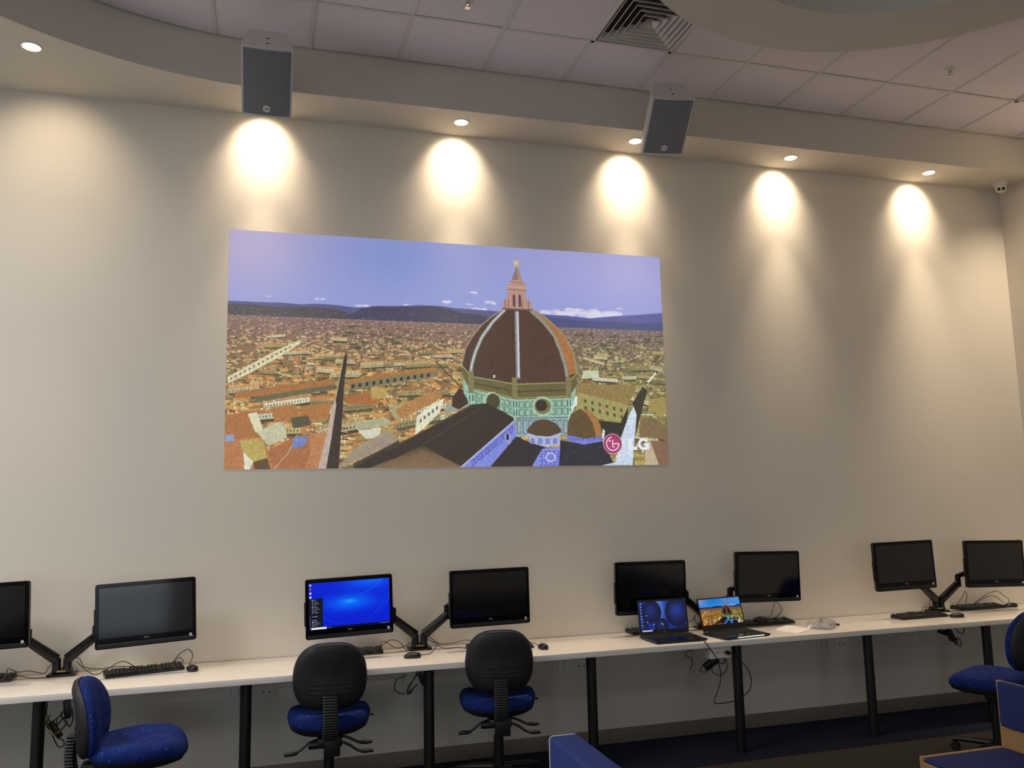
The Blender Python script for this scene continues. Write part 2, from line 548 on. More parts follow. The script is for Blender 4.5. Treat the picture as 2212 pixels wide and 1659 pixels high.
    C.poly([(669, 145), (699, 162), (729, 187), (751, 211), (766, 240), (772, 269), (774, 291), (754, 298), (749, 273), (739, 241), (723, 205), (697, 173), (666, 146)], (168, 114, 66))
    for k in range(2600):
        x, y = rng.uniform(505, 765), rng.uniform(160, 316)
        cc = C.a[int(y * 1.5), int(x * 1.5)]
        if cc[0] < 100:
            C.poly([(x, y), (x + 2.4, y), (x + 2.4, y + 1), (x, y + 1)], np.clip(cc * rng.uniform(.82, 1.16), 0, 255))
    C.line([(603, 148), (573, 178), (547, 214), (532, 247), (523, 275), (519, 300)], 8, (150, 152, 150))
    C.line([(603, 148), (573, 178), (547, 214), (532, 247), (523, 275), (519, 300)], 3, (196, 200, 204))
    C.line([(631, 151), (631, 230), (631, 308)], 10, (140, 142, 150))
    C.line([(633, 151), (633, 230), (633, 304)], 4, (204, 210, 216))
    C.line([(664, 147), (695, 173), (721, 205), (737, 244), (747, 280), (750, 300)], 8, (146, 146, 130))
    C.line([(599, 147), (573, 164), (547, 186), (526, 212), (509, 240), (502, 268), (500, 279)], 2.5, (160, 150, 128))
    C.line([(669, 145), (699, 162), (729, 187), (751, 211), (766, 240), (772, 269), (774, 291)], 4, (158, 140, 110))
    C.poly([(572, 300), (577, 300), (577, 307), (575, 307), (575, 302), (574, 302), (574, 307), (572, 307)], (225, 230, 220))
    # stone gallery and marble drum
    C.poly([(502, 306), (517, 332), (623, 355), (751, 350), (771, 323), (766, 370), (750, 395), (622, 397), (517, 367), (503, 341)], (150, 188, 166))
    for (a, b) in [((520, 336), (622, 358)), ((630, 358), (750, 352))]:
        n = 8
        for k in range(n):
            x0 = a[0] + (b[0] - a[0]) * (k + .12) / n
            x1 = a[0] + (b[0] - a[0]) * (k + .88) / n
            ya = a[1] + (b[1] - a[1]) * (k + .5) / n
            for j in range(2):
                hh = 16 if a[0] < 600 else 18
                y1 = ya + 3 + j * hh
                C.line([(x0, y1), (x1, y1 + .6), (x1, y1 + hh - 4), (x0, y1 + hh - 4.6), (x0, y1)], 1.1, (58, 78, 62))
    C.poly([(500, 280), (521, 304), (623, 320), (752, 314), (774, 292), (773, 319), (751, 348), (623, 355), (517, 332), (502, 306)], (106, 98, 60))
    C.line([(500, 280), (521, 304), (623, 320), (752, 314), (774, 292)], 2.2, (168, 166, 112))
    C.line([(517, 330), (623, 352), (751, 346)], 2.5, (150, 150, 100))
    C.line([(520, 318), (623, 337), (751, 331)], 1.4, (74, 66, 40))
    for k in range(34):
        x = 524 + 6.6 * k
        y = 314 + (x - 524) * .17 if x < 623 else 331 - (x - 623) * .04
        C.poly([(x, y + 4), (x + 3, y + 4), (x + 3, y + 8), (x, y + 8)], (72, 64, 38))
    for x, y0, y1 in ((622, 305, 398), (520, 292, 368), (752, 300, 396)):
        C.poly([(x - 6, y0), (x + 7, y0), (x + 7, y0 + 50), (x - 6, y0 + 50)], (128, 122, 80))
        C.poly([(x - 6, y0 + 50), (x + 7, y0 + 50), (x + 7, y1), (x - 6, y1)], (152, 196, 178))
        for j in range(2):
            yq = y0 + 54 + j * 20
            C.line([(x - 3, yq), (x - 3, yq + 14)], 2, (44, 62, 50))
            C.line([(x + 4, yq), (x + 4, yq + 14)], 2, (44, 62, 50))
    C.oval((568, 359), 21, 21, (166, 196, 168))
    C.oval((571, 360), 16, 18, (74, 70, 48))
    C.oval((688, 370), 25, 23, (166, 198, 170))
    C.oval((688, 370), 20, 18, (122, 116, 78))
    C.oval((685, 368), 14, 13, (58, 48, 38))
    # lower drum
    C.poly([(622, 395), (750, 393), (745, 434), (623, 440)], (150, 174, 182))
    for k in range(9):
        C.line([(626 + 14 * k, 402), (635 + 14 * k, 402), (635 + 14 * k, 432), (626 + 14 * k, 432), (626 + 14 * k, 402)], 1.2, (56, 70, 78))
    C.line([(622, 398), (750, 395)], 3, (118, 130, 118))
    # nave roof
    C.poly([(259, 506), (357, 453), (407, 430), (440, 410), (520, 368), (556, 364), (598, 385), (618, 397), (620, 404), (494, 508)], (54, 44, 36))
    C.line([(406, 460), (541, 376)], 1.2, (92, 80, 66))
    C.line([(330, 470), (440, 412), (520, 370)], 1.4, (98, 88, 70))
    C.poly([(296, 506), (355, 483), (406, 460), (505, 509), (290, 509)], (136, 110, 82))
    for k in range(34):
        C.line([(300 + 6 * k, 508), (404 + .4 * k, 461)], .9, (84, 66, 48), .8)
    # bluish marble walls in the shade of the dome
    C.poly([(494, 507), (620, 402), (623, 437), (561, 507)], (128, 138, 222))
    C.line([(494, 507), (620, 403)], 3, (186, 192, 240))
    for k in range(12):
        x, y = 520 + 8.2 * k, 492 - 6.6 * k
        C.line([(x, y), (x + 5, y - 4), (x + 5, y + 9), (x, y + 13), (x, y)], 1.1, (60, 60, 140))
    C.oval((603, 440), 6, 10, (186, 190, 235))
    C.oval((603, 440), 4, 8, (46, 40, 60))
    C.poly([(561, 507), (623, 439), (652, 451), (692, 463), (658, 507)], (48, 42, 46))
    C.poly([(650, 432), (670, 438), (703, 440), (730, 431), (727, 458), (692, 463), (655, 453)], (172, 182, 222))
    for k in range(4):
        C.oval((662 + 18 * k, 449), 5.5, 7, (128, 134, 190), 1, PI, 2 * PI)
        C.poly([(656.5 + 18 * k, 449), (667.5 + 18 * k, 449), (667.5 + 18 * k, 456), (656.5 + 18 * k, 456)], (128, 134, 190))
    C.poly([(649, 425), (664, 407), (682, 400), (697, 400), (719, 409), (732, 423), (730, 430), (703, 439), (670, 437), (651, 432)], (86, 68, 50))
    C.line([(651, 432), (670, 438), (703, 440), (731, 431)], 2, (190, 196, 210))
    C.poly([(658, 507), (684, 467), (729, 463), (724, 507)], (132, 142, 228))
    for k in range(5):
        for j in range(3):
            C.line([(678 + 10 * k, 472 + 12 * j), (684 + 10 * k, 472 + 12 * j), (684 + 10 * k, 480 + 12 * j), (678 + 10 * k, 480 + 12 * j)], 1.2, (66, 66, 150))
    C.oval((704, 486), 12, 11, (196, 200, 240))
    C.oval((704, 486), 9, 8, (120, 128, 205))
    C.poly([(729, 448), (786, 457), (832, 450), (857, 498), (853, 509), (724, 507)], (44, 42, 54))
    for k in range(40):
        x, y = rng.uniform(732, 845), rng.uniform(458, 505)
        C.line([(x, y), (x + rng.uniform(2, 7), y + rng.uniform(-1, 1))], 1, (110, 106, 130), .7)
    C.poly([(747, 437), (749, 405), (757, 388), (777, 375), (800, 378), (818, 393), (829, 412), (832, 439), (790, 446)], (98, 78, 52))
    C.poly([(779, 375), (800, 378), (818, 393), (829, 412), (832, 437), (817, 440), (810, 409), (796, 387)], (166, 118, 64))
    C.poly([(745, 435), (790, 444), (834, 438), (832, 450), (786, 458), (744, 448)], (122, 132, 220))
    for k in range(12):
        C.line([(750 + 7 * k, 440 + (.5 * k if k < 6 else 6 - .5 * k)), (750 + 7 * k, 449)], 1.5, (60, 60, 120))
    C.poly([(750, 395), (765, 372), (772, 366), (774, 345), (768, 348), (756, 380), (748, 398)], (220, 232, 226))
    C.poly([(834, 420), (840, 426), (836, 446), (831, 440)], (216, 224, 226))
    C.poly([(814, 509), (866, 498), (900, 500), (905, 509)], (200, 214, 236))
    # lantern
    C.poly([(597, 148), (598, 130), (608, 123), (611, 97), (608, 96), (608, 90), (617, 86), (617, 79), (620, 77), (632, 47), (638, 47), (646, 77), (652, 84), (657, 95), (654, 99), (654, 121), (666, 127), (669, 147)], (186, 146, 132))
    C.poly([(620, 77), (632, 47), (638, 47), (646, 77)], (140, 116, 112))
    C.poly([(634, 47), (638, 47), (646, 77), (636, 77)], (170, 140, 130))
    C.line([(608, 93), (656, 94)], 3, (206, 168, 150))
    C.line([(610, 100), (655, 101)], 1.5, (120, 90, 84))
    C.line([(617, 82), (650, 83)], 2, (150, 112, 104))
    for x in (622, 636):
        C.poly([(x, 140), (x, 114), (x + 3, 110), (x + 6, 114), (x + 6, 140)], (92, 68, 66))
    for x in (612, 645, 604, 660):
        C.line([(x, 124), (x, 145)], 2, (128, 94, 88))
    C.line([(597, 146), (669, 146)], 4, (112, 90, 80))
    C.line([(599, 143), (668, 143)], 1.3, (190, 160, 150))
    C.oval((633, 38), 8.5, 8.5, (190, 168, 148))
    C.oval((631, 36), 5, 5, (210, 190, 170))
    C.line([(633, 22), (633, 31)], 1.2, (170, 150, 140))
    C.line([(629, 26), (637, 26)], 1.2, (170, 150, 140))
    nr = np.random.default_rng(4)
    lo = np.kron(nr.normal(0, 1, (H // 6 + 1, W // 6 + 1)), np.ones((6, 6)))[:H, :W]
    md = np.kron(nr.normal(0, 1, (H // 2 + 1, W // 2 + 1)), np.ones((2, 2)))[:H, :W]
    gm = np.clip((yy - 175) / 25, .12, 1)
    C.a *= (1 + gm * (.035 * lo + .04 * md))[..., None].astype(np.float32)
    src = C.a.copy()
    # maker's mark in the corner
    K = (858, 456)
    C.oval(K, 24, 24, (222, 196, 206))
    C.oval(K, 22.5, 22.5, (164, 48, 100))
    C.oval((K[0] + 4, K[1] + 2), 15, 15, (184, 66, 118), .6)
    WH = (238, 236, 246)
    C.arc(K, 14.2, 16.8, WH, 0, PI * 1.46)
    C.poly([(K[0] + 2, K[1] - 1.3), (K[0] + 16.8, K[1] - 1.3), (K[0] + 16.8, K[1] + 1.3), (K[0] + 2, K[1] + 1.3)], WH)
    C.line([(K[0], K[1] - 9), (K[0], K[1] + 7.6), (K[0] + 5.5, K[1] + 7.6)], 2.4, WH)
    C.oval((K[0] - 7.5, K[1] - 7), 2.5, 2.5, WH)
    C.poly([(898, 443), (908, 443), (907, 463), (920, 463), (920, 471), (897, 471)], WH)
    g = (936.5, 457)
    C.arc(g, 7.2, 14.6, WH, .05, PI * 1.8)
    C.poly([(g[0] + .5, g[1] - 1.5), (g[0] + 14.6, g[1] - 1.5), (g[0] + 14.6, g[1] + 12), (g[0] + 9, g[1] + 12), (g[0] + 8, g[1] + 4), (g[0] + .5, g[1] + 4)], WH)
    return C, src


def blur(a, n=1):
    for _ in range(n):
        p = np.pad(a, ((1, 1), (1, 1), (0, 0)), 'edge')
        a = (p[:-2, 1:-1] + p[2:, 1:-1] + p[1:-1, :-2] + p[1:-1, 2:] + 2 * p[1:-1, 1:-1]) / 6
    return a


city, city_src = draw_city()
IMG_CITY = city.image('projected_city', lambda a: blur(a, 1))


def vivid(a):
    a = np.clip((a - 0.17) / 0.72, 0, 1)
    a[..., 0] -= 0.75 * np.clip(a[..., 2] - a[..., 0], 0, 1)
    a = np.clip(a, 0, 1)
    g = a.mean(-1, keepdims=True)
    return np.clip(g + (a - g) * 1.35, 0, 1) * 0.9


city.a = city_src
IMG_CITY2 = city.image('laptop_city', vivid)


def draw_desktop():
    C = Canvas(640, 360, 1.2)
    H, W = C.a.shape[:2]
    yy = np.linspace(0, 1, H)[:, None]
    xx = np.linspace(0, 1, W)[None, :]
    b = np.exp(-((xx - .5) / .30) ** 2 - ((yy - .47) / .17) ** 2)
    t = np.exp(-((xx - .75) / .3) ** 2 - ((yy - .0) / .2) ** 2)
    C.a[..., 0] = 2 + 4 * b
    C.a[..., 1] = 30 + 75 * b + 62 * t
    C.a[..., 2] = 205 + 45 * b + 40 * t
    c2 = np.exp(-((xx - .5) / .07) ** 2 - ((yy - .44) / .035) ** 2)
    C.a += c2[..., None] * np.array([20, 60, 20])
    for a0, a1, c, rx, ry, k in [(.55, 1.35, (300, -160), 330, 290, .5), (-.1, .62, (230, 130), 400, 220, .4), (.3, 1.1, (360, 40), 260, 290, .35), (1.9, 2.7, (360, 100), 330, 250, .25)]:
        P = [(c[0] + rx * math.cos(a0 + (a1 - a0) * i / 40), c[1] + ry * math.sin(a0 + (a1 - a0) * i / 40)) for i in range(41)]
        for wd, kk in ((9, .10), (4, .22), (1.6, .5)):
            C.line(P, wd, (60, 150, 255), kk * k * 1.6)
    C.poly([(0, 344), (640, 344), (640, 360), (0, 360)], (6, 10, 30))
    C.poly([(0, 120), (108, 120), (108, 344), (0, 344)], (16, 20, 34))
    for j, y in enumerate((8, 38, 70, 102)):
        C.poly([(6, y), (20, y), (20, y + 13), (6, y + 13)], ((200, 215, 230), (220, 50, 60), (235, 220, 190), (225, 240, 255))[j])
        C.poly([(4, y + 17), (22, y + 17), (22, y + 19), (4, y + 19)], (170, 190, 230), .7)
    for j in range(15):
        y = 128 + 14.2 * j
        if j in (8, 10):
            continue
        C.poly([(24, y), (32, y), (32, y + 8), (24, y + 8)], ((190, 205, 220), (90, 150, 220), (120, 170, 230), (210, 90, 80))[(j * 7) % 4])
        C.poly([(36, y + 2), (36 + 16 + (j * 13) % 34, y + 2), (36 + 16 + (j * 13) % 34, y + 5.5), (36, y + 5.5)], (190, 196, 206), .75)
    for y in (262, 280, 298, 316, 334, 349):
        C.poly([(7, y), (12, y), (12, y + 6), (7, y + 6)], (180, 190, 205), .8)
    C.poly([(17, 345), (136, 345), (136, 360), (17, 360)], (232, 236, 240))
    for x in (150, 166, 560, 578, 590, 606, 622):
        C.poly([(x, 349), (x + 8, 349), (x + 8, 355), (x, 355)], (180, 195, 225), .7)
    return C.image('desktop_blue')


def draw_bubbles():
    C = Canvas(480, 270, 1.2)
    H, W = C.a.shape[:2]
    yy = np.linspace(0, 1, H)[:, None]
    xx = np.linspace(0, 1, W)[None, :]
    g = np.exp(-((xx - .42) / .12) ** 2 - ((yy - .25) / .5) ** 2)
    C.a[..., 0] = 18 + 75 * g
    C.a[..., 1] = 44 + 90 * g
    C.a[..., 2] = 150 + 75 * g
    for c, r, k in [((120, 95), 105, 1), ((390, 110), 130, 1.35), ((215, 232), 74, .8), ((20, 240), 60, 1.1), ((430, 300), 80, 1.0)]:
        for i in range(10):
            q = 1 - i / 12
            C.oval((c[0] - i * 1.5, c[1] - i * 2), r * q, r * q * 1.02, (6 + 2 * i * k, 12 + 6 * i * k * .6, 46 + 8.5 * i * k), .85)
    for j in range(8):
        C.poly([(10, 12 + 28 * j), (22, 12 + 28 * j), (22, 23 + 28 * j), (10, 23 + 28 * j)], (190, 205, 230), .8)
    for x, y in ((60, 120), (70, 178), (130, 205), (215, 200), (225, 208)):
        C.poly([(x, y), (x + 9, y), (x + 9, y + 11), (x, y + 11)], (210, 215, 225), .85)
    C.poly([(0, 257), (480, 257), (480, 270), (0, 270)], (10, 12, 26))
    C.poly([(14, 258), (118, 258), (118, 269), (14, 269)], (225, 230, 238))
    return C.image('desktop_spheres')


IMG_DESK, IMG_BUB = draw_desktop(), draw_bubbles()

# ------------------------------------------------------------------ materials
WALL = mat('wall_paint', (215, 209, 199), 0.75, var=0.015, scale=3, bump=0.0)
WALLR = mat('right_wall_paint', (220, 212, 200), 0.75, var=0.015, scale=3)
SOFF = mat('soffit_paint', (207, 200, 189), 0.8, var=0.015, scale=3)
TILE = mat('ceiling_tile_board', (222, 215, 224), 0.9, var=0.03, scale=160, bump=0.15)
GRID = mat('grid_white_steel', (205, 202, 200), 0.5)
VOID = mat('ceiling_void', (60, 57, 54), 0.9)
SKIRT = mat('skirting_grey', (120, 112, 104), 0.5)
LAM = mat('white_laminate', (240, 234, 226), 0.16, var=0.01, scale=5)
BLKMET = mat('black_powder_coat', (14, 14, 15), 0.45)
BLKPL = mat('black_plastic', (16, 16, 17), 0.38, bump=0.05, scale=300)
BLKGL = mat('black_gloss', (6, 6, 7), 0.22, spec=0.35)
GLASS = mat('screen_glass', (5, 5, 6), 0.08, spec=0.35)
SCR = mat('dark_display', (7, 7, 8), 0.09, spec=0.95)
SHELL = mat('chair_shell', (26, 26, 28), 0.55, bump=0.12, scale=220)
GREYPL = mat('grey_plastic', (150, 150, 148), 0.5)
WHITEPL = mat('white_plastic', (215, 212, 205), 0.45)
SPK = mat('speaker_white', (206, 203, 200), 0.5)
DARK = mat('dark_recess', (10, 10, 10), 0.8)
CHROME = mat('chrome', (190, 190, 190), 0.2, metal=1.0)
YEL = mat('yellow_tie', (170, 140, 50), 0.6)
BROWNC = mat('tan_cable', (120, 100, 60), 0.6)
STICK = mat('pale_sticker', (185, 190, 200), 0.5)
LOGO = mat('silver_letters', (150, 150, 152), 0.35)
LAMPM = emis('lamp_glow', (255, 232, 196), 30.0)
PLY = mat('plywood', (182, 145, 95), 0.5, var=0.12, scale=14)
PIPE = mat('pale_piping', (206, 204, 200), 0.7)
PAPER = mat('white_paper', (250, 247, 244), 0.8, var=0.01)
DAY = emis('daylight_pane', (225, 238, 255), 0.62)
BAR = emis('light_bar', (225, 245, 255), 1.0)


def fabric(name, rgb, rings=False, rough=0.85):
    m = mat(name, rgb, rough, var=0.16, scale=420, bump=0.2, spec=0.2)
    nt = m.node_tree
    b = nt.nodes['Principled BSDF']
    b.inputs['Sheen Weight'].default_value = 0.12
    b.inputs['Sheen Roughness'].default_value = 0.5
    b.inputs['Sheen Tint'].default_value = (*[min(1, v * 2.2) for v in lin(rgb)], 1)
    if rings:
        tc = nt.nodes.new('ShaderNodeTexCoord')
        vo = nt.nodes.new('ShaderNodeTexVoronoi')
        vo.inputs['Scale'].default_value = 21
        vo.inputs['Randomness'].default_value = 0.7
        nt.links.new(tc.outputs['Object'], vo.inputs['Vector'])
        s = nt.nodes.new('ShaderNodeMath')
        s.operation = 'SUBTRACT'
        s.inputs[1].default_value = 0.33
        ab = nt.nodes.new('ShaderNodeMath')
        ab.operation = 'ABSOLUTE'
        lt = nt.nodes.new('ShaderNodeMath')
        lt.operation = 'LESS_THAN'
        lt.inputs[1].default_value = 0.035
        nt.links.new(vo.outputs['Distance'], s.inputs[0])
        nt.links.new(s.outputs[0], ab.inputs[0])
        nt.links.new(ab.outputs[0], lt.inputs[0])
        old = b.inputs['Base Color'].links[0].from_socket
        mx = nt.nodes.new('ShaderNodeMix')
        mx.data_type = 'RGBA'
        mu = nt.nodes.new('ShaderNodeMath')
        mu.operation = 'MULTIPLY'
        mu.inputs[1].default_value = 0.55
        nt.links.new(lt.outputs[0], mu.inputs[0])
        nt.links.new(mu.outputs[0], mx.inputs[0])
        nt.links.new(old, mx.inputs[6])
        mx.inputs[7].default_value = (*lin([min(255, v * 1.45 + 22) for v in rgb]), 1)
        nt.links.new(mx.outputs[2], b.inputs['Base Color'])
    return m


BLUE = fabric('blue_ring_fabric', (19, 40, 106), True)
BLUE2 = fabric('blue_plain_fabric', (52, 68, 132))
BLUE3 = fabric('blue_woven_fabric', (46, 58, 108))


def carpet():
    m = mat('carpet', (50, 47, 46), 0.95, var=0.3, scale=260, bump=0.5, spec=0.1)
    nt = m.node_tree
    b = nt.nodes['Principled BSDF']
    tc = nt.nodes.new('ShaderNodeTexCoord')
    sp = nt.nodes.new('ShaderNodeSeparateXYZ')
    nt.links.new(tc.outputs['Object'], sp.inputs[0])
    gt = nt.nodes.new('ShaderNodeMath')
    gt.operation = 'GREATER_THAN'
    gt.inputs[1].default_value = -0.652
    nt.links.new(sp.outputs['Y'], gt.inputs[0])
    no = nt.nodes.new('ShaderNodeTexNoise')
    no.inputs['Scale'].default_value = 200
    nt.links.new(tc.outputs['Object'], no.inputs['Vector'])
    nv = nt.nodes.new('ShaderNodeMix')
    nv.data_type = 'RGBA'
    nv.inputs[6].default_value = (*lin((30, 35, 46)), 1)
    nv.inputs[7].default_value = (*lin((52, 58, 74)), 1)
    nt.links.new(no.outputs['Fac'], nv.inputs[0])
    mx = nt.nodes.new('ShaderNodeMix')
    mx.data_type = 'RGBA'
    old = b.inputs['Base Color'].links[0].from_socket
    nt.links.new(gt.outputs[0], mx.inputs[0])
    nt.links.new(old, mx.inputs[6])
    nt.links.new(nv.outputs[2], mx.inputs[7])
    nt.links.new(mx.outputs[2], b.inputs['Base Color'])
    return m


CARPET = carpet()

# ------------------------------------------------------------------ room shell
XL, YF = -5.5, -9.5
struct(MB().box(((XL + XR) / 2, YF / 2, -0.05), (XR - XL + .4, -YF + .4, 0.1)).build('floor', CARPET, smooth=False))
struct(MB().box(((XL + XR) / 2, 0.06, 2.45), (XR - XL + .4, 0.12, 4.9)).build('wall_back', WALL, smooth=False))
struct(MB().box((XR + 0.06, YF / 2, 2.45), (0.12, -YF, 4.9)).build('wall_right', WALLR, smooth=False))


def wall_with_window(name, wname, along, fixed, a0, a1, w0, w1, zs, z1=2.6):
    mb = MB()

    def bx(p0, p1, q0, q1):
        c, s = (p0 + p1) / 2, p1 - p0
        if along == 'x':
            mb.box((c, fixed - .06, (q0 + q1) / 2), (s, .12, q1 - q0))
        else:
            mb.box((fixed - .06, c, (q0 + q1) / 2), (.12, s, q1 - q0))
    edges = [a0]
    for u, v in zip(w0, w1):
        edges += [u, v]
    edges.append(a1)
    for i in range(0, len(edges), 2):
        bx(edges[i], edges[i + 1], 0, 4.9)
    for u, v, z0 in zip(w0, w1, zs):
        bx(u, v, 0, z0)
        bx(u, v, z1, 4.9)
    struct(mb.build(name, WALL, smooth=False))
    for u, v, z0 in zip(w0, w1, zs):
        f = MB()
        for a, b in ((u, u + .06), ((u + v) / 2 - .03, (u + v) / 2 + .03), (v - .06, v)):
            c = (a + b) / 2
            if along == 'x':
                f.box((c, fixed - .06, (z0 + z1) / 2), (b - a, .08, z1 - z0))
            else:
                f.box((fixed - .06, c, (z0 + z1) / 2), (.08, b - a, z1 - z0))
        for z in (z0 + .03, z1 - .03):
            if along == 'x':
                f.box(((u + v) / 2, fixed - .06, z), (v - u, .08, .06))
            else:
                f.box((fixed - .06, (u + v) / 2, z), (.08, v - u, .06))
        fo = struct(f.build('%s%d' % (wname, WN[0]), GREYPL, smooth=False))
        WN[0] += 1
        p = MB()
        if along == 'x':
            p.box(((u + v) / 2, fixed - .07, (z0 + z1) / 2), (v - u - .1, .006, z1 - z0 - .1))
        else:
            p.box((fixed - .07, (u + v) / 2, (z0 + z1) / 2), (.006, v - u - .1, z1 - z0 - .1))
        p.build('pane', DAY, fo, smooth=False)


WN = [1]
wall_with_window('wall_front', 'window_', 'x', YF, XL, XR, [-4.3, 3.5], [0.55, 5.7], [0.06, 0.9])
wall_with_window('wall_left', 'window_', 'y', XL, YF, 0, [-4.1], [-1.1], [0.9])

struct(MB().box(((XL + XR) / 2, -0.006, 0.05), (XR - XL, 0.012, 0.1), 0.003).build('baseboard_back', SKIRT))
struct(MB().box((XR - 0.006, YF / 2, 0.05), (0.012, -YF - .05, 0.1), 0.003).build('baseboard_right', SKIRT))

# ceiling: deck above, then lay-in boards and grid bars as its pieces
ceil = struct(MB().box(((XL + XR) / 2, YF / 2, H2 + 0.09), (XR - XL + .2, -YF + .2, 0.1)).build('ceiling', VOID, smooth=False))
RA, CA = 2.3, (0.0, -2.713)      # the curved left end of the bulkhead
X0 = -0.3573


def front(x):
    if x >= 0:
        return -0.413
    return CA[1] + math.sqrt(max(0.0, RA * RA - x * x)) if x > -RA else -9


def tile(k, y0, y1):
    """board of column k between y0 (room side) and y1 (wall side), trimmed along the bulkhead"""
    xa, xb = X0 + 0.6 * k + 0.012, X0 + 0.6 * (k + 1) - 0.012
    if xb < -2.2:
        return
    n = 1 if xa >= 0 and xb >= 0 else 8
    topl = [(xa + (xb - xa) * i / n) for i in range(n + 1)]
    top = [(x, min(y1, front(x) - 0.014)) for x in topl]
    top = [(x, y) for x, y in top if y > y0 + 0.03]
    if len(top) < 2:
        return
    z = H2 + 0.004 + random.uniform(-0.0015, 0.0015)
    poly = [(top[-1][0], y0), (top[0][0], y0)] + top
    poly = poly[::-1]
    MB().prism(poly, z, z + 0.016).build('ceiling_tile', TILE, ceil, smooth=False)


ROWS = [(-0.968 - 0.012 + .012, -0.425), (-2.168, -0.992), (-3.368, -2.192), (-4.568, -3.392)]
VENTS = (4, 10)
for k in range(-4, 12):
    for ri, (a, b) in enumerate(ROWS):
        if ri == 1 and k in VENTS:
            tile(k, a, -1.592)
        else:
            tile(k, a, b)
# plain board beyond the rows that can be seen
MB().box(((XL + XR) / 2, (YF - 4.58) / 2, H2 + 0.012), (XR - XL, -YF - 4.58, 0.016)).build('ceiling_board', TILE, ceil, smooth=False)
MB().box((-4.0, -2.3, H2 + 0.012), (3.0, 4.55, 0.016)).build('ceiling_board', TILE, ceil, smooth=False)
for k in range(-3, 12):
    x = X0 + 0.6 * k
    y1 = front(x) - 0.014
    if x > XR or y1 < -4.4:
        continue
    MB().box((x, (y1 - 4.58) / 2, H2 + 0.002), (0.024, y1 + 4.58, 0.008), 0.001, 1).build('grid_bar', GRID, ceil, smooth=False)
for y in (-0.98, -2.18, -3.38, -4.58):
    MB().box(((XR - 2.2) / 2, y, H2 + 0.001), (XR + 2.2, 0.024, 0.006), 0.001, 1).build('grid_bar', GRID, ceil, smooth=False)

# bulkhead along the wall, its front curving into the room at the left
poly = [(XR, 0), (XR, -0.413)]
poly += [(x, -0.413) for x in (5, 4, 3, 2, 1)]
for i in range(41):
    a = PI / 2 + (PI / 2) * i / 40
    poly.append((CA[0] + RA * math.cos(a), CA[1] + RA * math.sin(a)))
poly += [(-RA, -9.4), (XL, -9.4), (XL, 0)]
struct(MB().prism(poly, H1, H2 + 0.02).build('trim_1', SOFF, ang=0.35))


def ring_prism(name, c, ra, rb, z0, z1, m):
    n = 96
    mb = MB()
    P = [[(c[0] + r * math.cos(2 * PI * i / n), c[1] + r * math.sin(2 * PI * i / n), z) for i in range(n)] for r, z in ((ra, z0), (rb, z0), (rb, z1), (ra, z1), (ra, z0))]
    mb.rings(P, False)
    bmesh.ops.remove_doubles(mb.bm, verts=mb.bm.verts, dist=1e-5)
    return mb.build(name, m, ang=0.5)


struct(ring_prism('trim_2', (2.94, -3.19), 1.085, 1.5, H1, H2 - 0.002, SOFF))


# ------------------------------------------------------------------ ceiling fittings
def vent(k, label):
    x = X0 + 0.6 * k + 0.3
    y = -0.98 - 0.3
    t = thing('ceiling_vent', label, 'vent', (x, y, H2), group='square air vents in the ceiling')
    f = MB()
    for s in (-1, 1):
        f.box((s * .284, 0, -.004), (.026, .594, .012), .002, 1)
        f.box((0, s * .284, -.004), (.594, .026, .012), .002, 1)
    f.build('vent_frame', GRID, t, smooth=False)
    MB().box((0, 0, .05), (.56, .56, .006)).build('vent_throat', DARK, t, smooth=False)
    for i in range(6):
        a = 0.262 - 0.043 * i            # half side of the flared lower lip
        b = a - 0.036
        z0, z1 = -0.006 - .0015 * i, 0.034
        mb = MB()

        def sq(h, z):
            return [(-h, -h, z), (h, -h, z), (h, h, z), (-h, h, z)]
        if i < 5:
            mb.rings([sq(a, z0), sq(b, z1), sq(b - .003, z1), sq(a - .005, z0 - .001), sq(a, z0)], False)
            bmesh.ops.remove_doubles(mb.bm, verts=mb.bm.verts, dist=1e-6)
        else:
            mb.rings([sq(a, z0), sq(.004, z1), sq(.004, z1 + .003), sq(a, z0 + .003), sq(a, z0)], False)
        mb.build('louvre', GRID, t, smooth=False)


vent(4, 'square white louvred air vent partly hidden by the round ceiling ring')
vent(10, 'square air vent at the right edge, only its dark corner showing')


def sprinkler(x, y, label):
    t = thing('ceiling_sprinkler', label, 'sprinkler', (x, y, H2), group='ceiling sprinklers')
    MB().lathe([(.0, .004), (.036, .004), (.034, -.004), (.018, -.012), (.0, -.012)]).build('escutcheon', WHITEPL, t)
    MB().cyl((0, 0, -.03), (0, 0, -.01), .009).build('nozzle', CHROME, t)
    MB().tube([(-.012, 0, -.022), (-.016, 0, -.036), (0, 0, -.05)], .003).tube([(.012, 0, -.022), (.016, 0, -.036), (0, 0, -.05)], .003).build('frame_arms', CHROME, t)
    MB().cyl((0, 0, -.053), (0, 0, -.05), .017, seg=16).build('deflector', CHROME, t)


sprinkler(4.742, -1.27, 'small sprinkler head on the ceiling tile right of the round ring')
sprinkler(1.141, -1.235, 'small sprinkler head at the top edge, left of the square vent')

